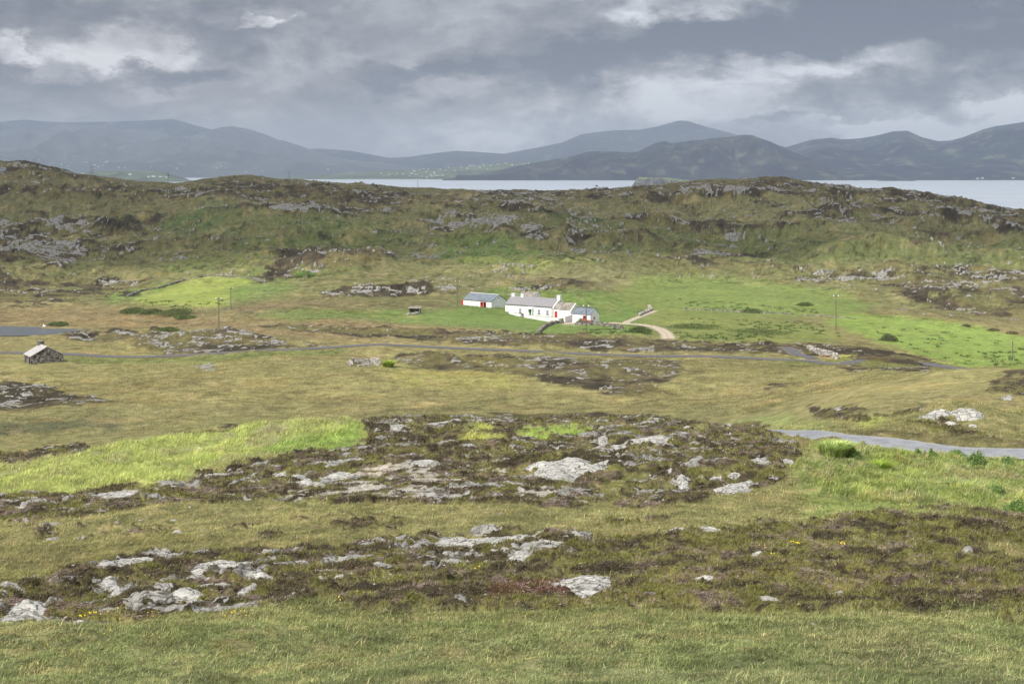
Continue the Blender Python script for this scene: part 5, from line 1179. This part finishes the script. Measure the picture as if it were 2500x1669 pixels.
# white bird on the pond
dB = POND_H * F / (797.5 - HY); pb = Vector(((108.5 - CX) / F * dB, dB, CAMZ - POND_H)); rt = empty('swan', pb, 'white swan floating at the far bank of the pond', 'bird', rz=2.6)
me = bpy.data.meshes.new('body'); ch = [(-.62,0,.22,.04),(-.45,0,.18,.13),(-.2,0,.14,.24),(.1,0,.14,.25),(.32,0,.2,.16),(.44,0,.38,.075),(.42,0,.56,.055),(.40,0,.74,.05),(.46,0,.86,.065),(.56,0,.86,.045)]
me.from_pydata([c[:3] for c in ch], [(i, i+1) for i in range(len(ch)-1)], []); ob = bpy.data.objects.new('body', me); C.objects.link(ob); ob.parent = rt; me.materials.append(M['white'])
sk = ob.modifiers.new('skin', 'SKIN')
for i, c in enumerate(ch): me.skin_vertices[0].data[i].radius = (c[3]*1.25, c[3])
me.skin_vertices[0].data[3].use_root = True
ss_ = ob.modifiers.new('sub', 'SUBSURF'); ss_.levels = 1; ss_.render_levels = 2
M['beak'] = simple('orange_beak', L4((210, 120, 50)), None, 3, .6); MB().tube((.58,0,.855), (.70,0,.82), .035, .012, 6).build('beak', M['beak'], rt)

# ------------------------------------------------------------------ far land
def far_z(Lr, px, D):
    px = np.asarray(px, float); D = np.asarray(D, float); x = (px - CX) / F * D
    sky = np.interp(px, Lr['sky'][:, 0], Lr['sky'][:, 1]); zt = CAMZ + (HY - sky) / F * Lr['D1']
    s = np.clip((D - Lr['D0']) / (Lr['D1'] - Lr['D0']), 0, 1)
    ex = Lr.get('ex', 1.0); prof = np.where(s > 0, s ** ex, 0)
    b = np.clip((D - Lr['D1']) / (Lr['D2'] - Lr['D1']), 0, 1)
    wl = Lr.get('wl', 900.0)
    n = fbm(x, D * .7, wl, 6, .52, 5) ; rid = 1 - np.abs(fbm(x, D * .6, wl * .8, 5, .5, 3)) * 1.6
    body = np.maximum(zt, -15) * prof * (1 - b ** 1.5)
    env = np.clip(s * (1 - s) * 4, 0, 1) * .8 + .2 * s * np.exp(-((s - 1) / .1) ** 2) * .25
    z = body + np.maximum(zt, 0) * env * (.24 * n + .42 * (rid - .6)) * (1 - b)
    z = z + Lr.get('cliff', 0) * (sst(0, .04, s) * (zt > 10)) * (1 - prof) * (.8 + .5 * fbm(x, D, 180, 4, .6, 2))
    return np.where(s <= 0, -12.0, z + 2.0 * (s > 0))
FAR = {}
def far_layer(key, name, D0, D1, D2, sky, mat, label, ex=1.0, cliff=0, wl=900.0, rows=110, step=4.0):
    sky = np.array(sky, float); Lr = dict(D0=D0, D1=D1, D2=D2, sky=sky, ex=ex, cliff=cliff, wl=wl); FAR[key] = Lr
    px = np.arange(sky[0, 0], sky[-1, 0] + step, step); t = np.concatenate([np.linspace(-.01, 1, rows), np.linspace(1.04, 1 + (D2 - D1) / (D1 - D0), 16)])
    D = D0 + (D1 - D0) * t; DD, PP = np.meshgrid(D, px, indexing='ij')
    z = far_z(Lr, PP.ravel(), DD.ravel()); x = (PP.ravel() - CX) / F * DD.ravel()
    a = np.arange(len(z)).reshape(DD.shape); f = np.stack([a[:-1, :-1], a[:-1, 1:], a[1:, 1:], a[1:, :-1]], -1).reshape(-1, 4)
    return tag(build(name, np.stack([x, DD.ravel(), z], -1), f, mat, smooth=True), label, kind='structure')
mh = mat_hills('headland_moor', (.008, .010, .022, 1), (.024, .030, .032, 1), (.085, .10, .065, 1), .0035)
mh2 = mat_hills('haze_tinted_moor', (.004, .009, .026, 1), (.012, .022, .036, 1), (.09, .11, .075, 1), .0024)  # blue haze of distance painted into the mountain colour
mh4 = mat_hills('mist_tinted_moor', (.045, .052, .062, 1), (.06, .07, .075, 1), (.10, .12, .10, 1), .0022)  # colours paled so the left range fades as if in mist
mh3 = mat_hills('farmed_slope', (.045, .055, .035, 1), (.08, .11, .055, 1), (.13, .17, .08, 1), .0028)
far_layer('faint', 'hills', 13600, 16000, 17500, [(-500,300),(0,297),(60,292),(150,300),(300,296),(420,292),(500,312),(560,330),(700,368),(780,363),(850,368),(950,386),(1000,384),(1060,375),(1110,369),(1160,371),(1230,376),(1300,364),(1370,350),(1420,329),(1500,318),(1560,316),(1600,309),(1640,297),(1660,293),(1680,294),(1720,308),(1770,322),(1850,345),(1930,362),(2050,366),(2200,400),(2500,420)], mh2, 'faint far mountains across the bay', .8, wl=1800)
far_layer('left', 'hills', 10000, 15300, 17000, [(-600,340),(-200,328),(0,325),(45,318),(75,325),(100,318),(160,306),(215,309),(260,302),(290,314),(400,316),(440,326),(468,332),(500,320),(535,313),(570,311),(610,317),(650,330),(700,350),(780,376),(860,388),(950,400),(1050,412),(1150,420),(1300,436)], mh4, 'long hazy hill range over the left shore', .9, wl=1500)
far_layer('right', 'hills', 8150, 11200, 12800, [(1750,430),(1880,372),(1930,357),(1980,342),(2030,336),(2060,340),(2100,338),(2150,330),(2180,322),(2215,320),(2250,335),(2290,345),(2320,344),(2350,336),(2400,316),(2430,308),(2500,298),(2600,288),(2750,280),(2950,300),(3200,330)], mh2, 'blue mountains on the right shore', .8, wl=1500)
far_layer('village', 'hills', 8700, 10300, 11400, [(560,437),(700,432),(850,424),(950,416),(1050,413),(1130,408),(1200,403),(1260,398),(1330,394),(1420,398),(1500,410),(1700,440)], mh3, 'low farmed slope with the far village', .9, wl=700)
far_layer('headland', 'hills', 7950, 8900, 9600, [(1080,438),(1180,424),(1270,405),(1330,398),(1400,380),(1440,371),(1500,373),(1555,373),(1600,352),(1622,346),(1640,351),(1700,343),(1780,334),(1810,329),(1835,331),(1880,346),(1920,365),(1960,382),(2000,396),(2040,418),(2070,434),(2100,441)], mh, 'rocky headland rising from the bay', .62, cliff=26, wl=420, rows=150, step=2.5)
far_layer('point', 'hills', 7100, 7500, 7800, [(150,430),(200,424),(240,421),(330,419),(400,422),(430,430),(455,437),(470,444)], mh3, 'low green point with white houses', .7, cliff=3, wl=200, rows=60, step=2)
far_layer('rightlow', 'hills', 8000, 8700, 9600, [(1900,441),(1980,436),(2050,420),(2120,432),(2300,434),(2500,430),(2900,426)], mh, 'low shoreline under the mountains', .7, wl=400, rows=60)
def stack(name, D0, dep, sky, mat, mat2, label):
    sky = np.array(sky, float); px = np.arange(sky[0, 0], sky[-1, 0] + 1, 1.0); n = 26; t = np.linspace(0, 1, n)
    DD, PP = np.meshgrid(D0 + dep * t, px, indexing='ij'); x = (PP - CX) / F * DD
    zt = CAMZ - (np.interp(PP, sky[:, 0], sky[:, 1]) - HY) / F * (D0 + dep * .5)
    w = sst(0, .22, t + .06 * fbm(x, DD, 22, 4, .6, 4)) * (1 - sst(.8, 1, t[:, None] * np.ones_like(PP)))[:, :] if False else None
    tt = t[:, None] + .07 * fbm(x.ravel(), DD.ravel(), 20, 4, .6, 4).reshape(x.shape)
    w = sst(.0, .2, tt) * (1 - sst(.8, 1, tt))
    z = -3 + (np.maximum(zt, 0) + 3) * w * (1 + .05 * fbm(x.ravel(), DD.ravel(), 15, 3, .5, 6).reshape(x.shape))
    a = np.arange(z.size).reshape(z.shape); f = np.stack([a[:-1, :-1], a[:-1, 1:], a[1:, 1:], a[1:, :-1]], -1).reshape(-1, 4)
    return tag(build(name, np.stack([x.ravel(), DD.ravel(), z.ravel()], -1), f, mat, smooth=True), label, kind='structure')
def mat_cliff():
    m, nt, p = new_mat('cliff_and_turf'); v = pos(nt); g = nt.nodes.new('ShaderNodeNewGeometry'); sp = nt.nodes.new('ShaderNodeSeparateXYZ'); nt.links.new(g.outputs['Normal'], sp.inputs[0])
    a = noise(nt, v, .06, 7, .65)
    gr = mix(nt, mrange(nt, a, .4, .6), (.09, .14, .05, 1), (.15, .18, .07, 1)); rc = mix(nt, mrange(nt, a, .4, .6), (.04, .045, .05, 1), (.12, .11, .10, 1))
    nt.links.new(mix(nt, mrange(nt, math_(nt, 'ADD', sp.outputs[2], math_(nt, 'MULTIPLY', a, .3)), .9, 1.1), rc, gr), p.inputs['Base Color']); return m
M['cliff'] = mat_cliff()
stack('island', 4700, 190, [(1540,459),(1546,450),(1552,440),(1560,434),(1600,435),(1640,436),(1670,440),(1700,444),(1750,452),(1770,460)], M['cliff'], None, 'green topped island with dark cliffs behind the ridge')
stack('islet', 7600, 160, [(2136,444),(2150,439),(2165,432),(2175,431),(2190,435),(2210,437),(2230,438),(2238,444)], mh, None, 'low dark islet off the right shore')
stack('rock_skerry', 5300, 15, [(1452,457),(1454,453),(1457,452),(1460,454),(1462,457)], mh, None, 'tiny dark skerry in the bay')

# ------------------------------------------------------------------ camera, light, air
cam = bpy.data.cameras.new('camera'); co = bpy.data.objects.new('camera', cam); C.objects.link(co)
co.location = (0, 0, CAMZ); co.rotation_euler = (math.radians(90), 0, 0); cam.sensor_width = 36; cam.lens = F / 2500 * 36
cam.shift_y = -(834.5 - HY) / 2500; cam.clip_start = .1; cam.clip_end = 60000; bpy.context.scene.camera = co
sd = bpy.data.lights.new('sun', 'SUN'); so = bpy.data.objects.new('sun', sd); C.objects.link(so)
el = math.radians(SUN_EL); sx, sy = SUN_AZ; h_ = math.hypot(sx, sy); sdir = Vector((sx/h_*math.cos(el), sy/h_*math.cos(el), math.sin(el)))
so.rotation_euler = sdir.to_track_quat('Z', 'Y').to_euler(); sd.energy = 3.7; sd.angle = math.radians(1.2); sd.color = (1.0, .955, .89)
sc = bpy.context.scene
sc.view_settings.view_transform = 'Standard'; sc.view_settings.look = 'None'; sc.view_settings.gamma = 1; sc.view_settings.exposure = 0.42
sc.cycles.use_denoising = True
try: sc.cycles.denoiser = 'OPENIMAGEDENOISE'; sc.cycles.denoising_input_passes = 'RGB_ALBEDO_NORMAL'; sc.cycles.denoising_prefilter = 'ACCURATE'
except Exception: pass
sc.cycles.max_bounces = 4; sc.cycles.diffuse_bounces = 2; sc.cycles.volume_bounces = 0; sc.cycles.use_adaptive_sampling = True; sc.cycles.adaptive_threshold = .01

W = bpy.data.worlds.new('World'); sc.world = W; W.use_nodes = True; nt = W.node_tree; nt.nodes.clear()
out = nt.nodes.new('ShaderNodeOutputWorld'); bg = nt.nodes.new('ShaderNodeBackground'); nt.links.new(bg.outputs[0], out.inputs[0])
sky = nt.nodes.new('ShaderNodeTexSky'); sky.sky_type = 'NISHITA'; sky.sun_disc = False; sky.sun_elevation = el; sky.sun_rotation = math.atan2(sx, sy)
tc = nt.nodes.new('ShaderNodeTexCoord'); sp = nt.nodes.new('ShaderNodeSeparateXYZ'); nt.links.new(tc.outputs['Generated'], sp.inputs[0])
az = math_(nt, 'ARCTAN2', sp.outputs[0], sp.outputs[1]); elv = math_(nt, 'ARCSINE', sp.outputs[2])
def comb(a, b, c=0.0):
    n = nt.nodes.new('ShaderNodeCombineXYZ')
    for i_, v_ in enumerate((a, b, c)):
        if isinstance(v_, (int, float)): n.inputs[i_].default_value = v_
        else: nt.links.new(v_, n.inputs[i_])
    return n.outputs[0]
cv = comb(math_(nt, 'MULTIPLY', az, 1.0), math_(nt, 'MULTIPLY', elv, 2.0))
def wn(scale, detail, rough, off, dist=0.0, col=False):
    va = nt.nodes.new('ShaderNodeVectorMath'); va.operation = 'ADD'; nt.links.new(cv, va.inputs[0]); va.inputs[1].default_value = (off, off * .7, off * .3)
    n = nt.nodes.new('ShaderNodeTexNoise'); nt.links.new(va.outputs[0], n.inputs['Vector']); n.inputs['Scale'].default_value = scale
    n.inputs['Detail'].default_value = detail; n.inputs['Roughness'].default_value = rough; n.inputs['Distortion'].default_value = dist
    return n.outputs['Color'] if col else n.outputs['Fac']
w1 = wn(16, 9, .64, 3.1, col=True); sw = nt.nodes.new('ShaderNodeSeparateColor'); nt.links.new(w1, sw.inputs[0])
ua = math_(nt, 'ADD', az, math_(nt, 'MULTIPLY', math_(nt, 'SUBTRACT', sw.outputs[0], .5), +.13))
va_ = math_(nt, 'ADD', elv, math_(nt, 'MULTIPLY', math_(nt, 'SUBTRACT', sw.outputs[1], .5), .075))
CLK = 2.05
BL = [ # cloud masses: centres and half sizes in image pixels, brightness
 (10,120,75,58,.42,.35),(150,150,95,36,.24,.5),(335,110,120,62,.28,.6),(665,48,60,16,.50,.6),(1240,30,260,30,.12,.9),(1560,10,150,30,.28,.7),(1850,18,110,34,.42,.6),
 (1480,60,120,30,.16,.8),(1890,180,170,46,.24,.8),(1760,220,120,46,.16,.8),(2080,130,190,42,.24,.8),(2250,70,130,40,.1,.8),(2290,325,330,26,.38,.8),(1930,298,330,22,.24,.9),(2420,245,110,26,.42,.8),(1720,265,180,26,.18,.9),
 (2200,262,200,22,.18,.8),(1500,250,150,40,.1,.9),(1330,330,260,24,.14,.9),(720,330,380,60,.10,1),
 (452,185,130,20,-.26,.8),(1010,182,120,28,-.24,.8),(560,70,90,60,-.14,.6),(650,100,150,50,-.08,.8),(1380,150,290,50,-.22,.7),(1340,62,200,40,-.12,.7),(1640,95,150,50,-.16,.7),
 (2180,40,480,62,-.34,.6),(1870,85,220,45,-.16,.8),(2330,120,260,34,-.18,.8),(2170,232,190,34,-.16,.8),(2400,170,160,40,-.08,.8),(100,18,260,34,-.12,.8),(60,215,220,30,-.08,.9),(300,230,300,40,-.05,.9),
 (1150,200,240,60,-.06,.9),(1880,300,60,12,-.18,.9),(2130,290,80,14,-.16,.9),(700,240,300,60,-.04,1)]
acc = None
for px_, py_, rx, ry, am, soft in BL:
    u0 = math.atan((px_ - CX) / F); v0 = math.atan((HY - py_) / F * math.cos(u0))
    dx = math_(nt, 'MULTIPLY', math_(nt, 'SUBTRACT', ua, u0), F / rx); dy = math_(nt, 'MULTIPLY', math_(nt, 'SUBTRACT', va_, v0), F / ry)
    dd = math_(nt, 'SQRT', math_(nt, 'ADD', math_(nt, 'MULTIPLY', dx, dx), math_(nt, 'MULTIPLY', dy, dy)))
    t_ = mrange(nt, dd, 1 - soft * .75, 1 + soft * .95, am * (1.0 if am > 0 else CLK), 0.0); acc = t_ if acc is None else math_(nt, 'ADD', acc, t_)
n_big = wn(8, 9, .6, 9.3, .35); n_f = wn(30, 8, .62, 1.7, .2)
n_e = wn(11, 9, .58, 5.2, .5); edge = math_(nt, 'MULTIPLY', mrange(nt, n_e, .44, .58), .22); edge2 = math_(nt, 'MULTIPLY', mrange(nt, n_big, .47, .58), .17)
val = math_(nt, 'ADD', math_(nt, 'ADD', math_(nt, 'ADD', acc, edge), edge2), .24)
val = math_(nt, 'ADD', val, math_(nt, 'ADD', math_(nt, 'MULTIPLY', math_(nt, 'SUBTRACT', n_big, .5), .5), math_(nt, 'MULTIPLY', math_(nt, 'SUBTRACT', n_f, .5), .55)))
up = mrange(nt, elv, .15, .75)
val = math_(nt, 'ADD', val, math_(nt, 'MULTIPLY', up, .35)); val = math_(nt, 'ADD', val, mrange(nt, elv, .03, .085, .17, .06))
rp = nt.nodes.new('ShaderNodeValToRGB'); nt.links.new(val, rp.inputs[0]); e = rp.color_ramp.elements
e[0].position = 0.0; e[0].color = L4((104, 110, 124)); e[1].position = 1.0; e[1].color = L4((214, 217, 223))
for p_, c_ in ((.25, (125, 129, 139)), (.45, (144, 147, 155)), (.65, (165, 168, 175)), (.82, (190, 192, 199))):
    q_ = e.new(p_); q_.color = L4(c_)
tint = mix(nt, mrange(nt, az, -.30, .22), (.95, .92, .89, 1), (.90, .91, .91, 1))
cc = mix(nt, 1.0, rp.outputs[0], tint, 'MULTIPLY')
br = nt.nodes.new('ShaderNodeVectorMath'); br.operation = 'SCALE'; nt.links.new(cc, br.inputs[0]); nt.links.new(mrange(nt, elv, .16, .9, 1.0, 1.75), br.inputs['Scale'])
ns = nt.nodes.new('ShaderNodeVectorMath'); ns.operation = 'SCALE'; nt.links.new(sky.outputs[0], ns.inputs[0]); ns.inputs['Scale'].default_value = .1
nt.links.new(mix(nt, mrange(nt, val, .95, 1.3, .96, .8), ns.outputs[0], br.outputs[0]), bg.inputs['Color']); bg.inputs['Strength'].default_value = 1.0
W.cycles.sampling_method = 'MANUAL'; W.cycles.sample_map_resolution = 1024

hz = MB().box(-15000, 15000, -60, 19500, -14, 600).build('haze', None if False else M['white'])
mhz = bpy.data.materials.new('sea_air'); mhz.use_nodes = True; t2 = mhz.node_tree; t2.nodes.clear()
o2 = t2.nodes.new('ShaderNodeOutputMaterial'); pv = t2.nodes.new('ShaderNodeVolumePrincipled'); t2.links.new(pv.outputs[0], o2.inputs['Volume'])
pv.inputs['Color'].default_value = (.58, .68, .83, 1); pv.inputs['Density'].default_value = HAZE = 6.6e-5; pv.inputs['Anisotropy'].default_value = 0.0
hz.data.materials.clear(); hz.data.materials.append(mhz); tag(hz, kind='stuff')

# ------------------------------------------------------------------ houses across the bay
def far_at(key, px, py):
    Lr = FAR[key]; D = np.linspace(Lr['D0'] + 5, Lr['D1'], 500); z = far_z(Lr, np.full(500, float(px)), D); y = HY + F * (CAMZ - z) / D
    k = np.nonzero(y <= py)[0]; i = int(k[0]) if len(k) else int(np.argmin(y)); return Vector(((px - CX) / F * D[i], D[i], z[i]))
M['fwhite'] = simple('far_whitewash', L4((205, 205, 202)), None, 1, .9); M['froof'] = simple('far_slate', L4((98, 102, 110)), None, 1, .9)
def far_house_mesh(L, w, he, hr):
    me = bpy.data.meshes.new('far_house'); o = .6; s = (hr-he)/(w/2)
    me.from_pydata([(-L/2,0,-6),(L/2,0,-6),(L/2,w,-6),(-L/2,w,-6),(-L/2,0,he),(L/2,0,he),(L/2,w,he),(-L/2,w,he),(-L/2,w/2,hr),(L/2,w/2,hr),
                    (-L/2-o,-o,he-s*o+.1),(L/2+o,-o,he-s*o+.1),(L/2+o,w/2,hr+.3),(-L/2-o,w/2,hr+.3),(L/2+o,w+o,he-s*o+.1),(-L/2-o,w+o,he-s*o+.1)], [],
                   [(0,1,5,4),(2,3,7,6),(1,2,6,9,5),(3,0,4,8,7),(10,11,12,13),(13,12,14,15)])
    me.materials.append(M['fwhite']); me.materials.append(M['froof'])
    for i in (4, 5): me.polygons[i].material_index = 1
    return me
FM = [far_house_mesh(15,8,5,8), far_house_mesh(22,9,5,8), far_house_mesh(12,8,7,10)]
def far_house(key, px, py, label, group, big=1.0):
    p = far_at(key, px, py); o = bpy.data.objects.new('far_house', random.choice(FM)); C.objects.link(o); o.location = p; o.rotation_euler = (0, 0, random.uniform(-.6, .6)); o.scale = (big, big, big)
    return tag(o, label, 'house', group)
VL = [(1005,424),(1018,427),(1030,431),(1040,420),(1046,415),(1052,428),(1055,431),(1062,426),(1068,430),(1075,414),(1080,429),(1088,416),(1042,434),(1060,422),(1025,416),(1000,430),(985,426),(970,424),(1010,418),(1034,412),(1095,410),(1110,418),(1125,409),(1150,403),(1158,401),(1172,409),(1180,400),(1190,414),(1198,405),(1222,419),(1235,399),(1250,404),(1281,401),(1290,400),(1215,402),(1140,412),(950,427),(930,424)]
for a, b in VL: far_house('village', a, b, 'tiny white house of the hazy village across the bay', 'village houses across the bay', random.uniform(.7, 1.1))
LV = [(95,390),(130,386),(180,385),(190,384),(205,397),(212,397),(150,402),(135,408),(165,406),(230,404),(240,408),(250,405),(290,410),(305,412),(260,396),(60,404),(370,408),(430,412),(540,408),(530,412),(600,420),(640,418),(800,415),(860,420)]
for a, b in LV: far_house('left', a, b, 'faint pale house on the hazy left shore', 'houses on the left shore', random.uniform(.6, 1.0))
for a, b, s, lab in [(203,424,1.0,'white house on the green point, leftmost'),(317,428,1.6,'long white house alone on the green point'),(362,433,1.2,'white house left in the row on the point'),(374,432,1.6,'white house second in the row on the point'),(392,433,1.5,'long white house in the row on the point'),(404,433,1.0,'white house at the right end of the point')]:
    far_house('point', a, b, lab, 'houses on the green point', s * .8)
for a, b in [(2388,437),(2400,436.5),(2452,435),(2462,435.5),(2474,436),(2484,434.5),(2494,435)]: far_house('rightlow', a, b, 'tiny pale house at the foot of the blue mountains', 'houses on the right shore', 1.0)

# unseen cloud bank, added out of frame to keep the sun off the far ridge
def shade_cloud():
    n = 44; t = np.linspace(-1, 1, n); a, b = np.meshgrid(t, t, indexing='ij'); r = np.hypot(a, b)
    X = -430 + a * 1050; Y = 330 + b * 430; w = np.clip(1 - r ** 2, 0, 1) ** .5
    e = fbm((X * 1.0).ravel(), Y.ravel(), 260, 4, .55, 3).reshape(X.shape)
    k = r + .18 * e; w = np.clip(1 - k ** 2, 0, 1) ** .5
    zt = 980 + w * (70 + 50 * e); zb = 975 - w * (18 + 10 * e)
    ins = k < 1; idx = -np.ones((n, n), int); idx[ins] = np.arange(ins.sum()); m = int(ins.sum())
    v = np.concatenate([np.stack([X[ins], Y[ins], zt[ins]], -1), np.stack([X[ins], Y[ins], zb[ins]], -1)]); f = []
    for i in range(n - 1):
        for j in range(n - 1):
            q = (idx[i, j], idx[i+1, j], idx[i+1, j+1], idx[i, j+1])
            if min(q) >= 0: f.append(q); f.append(tuple(m + p for p in q[::-1]))
    m_, nt_, p_ = new_mat('shade_cloud_vapour'); p_.inputs['Base Color'].default_value = (.9, .9, .92, 1)
    tr = nt_.nodes.new('ShaderNodeBsdfTransparent'); mx = nt_.nodes.new('ShaderNodeMixShader'); mx.inputs[0].default_value = .50
    nt_.links.new(tr.outputs[0], mx.inputs[1]); nt_.links.new(p_.outputs[0], mx.inputs[2]); nt_.links.new(mx.outputs[0], nt_.nodes['Material Output'].inputs['Surface'])
    tag(build('cloud', v, np.array(f), m_, smooth=True), 'unseen cloud bank added to shade the far ridge', kind='stuff')
shade_cloud()
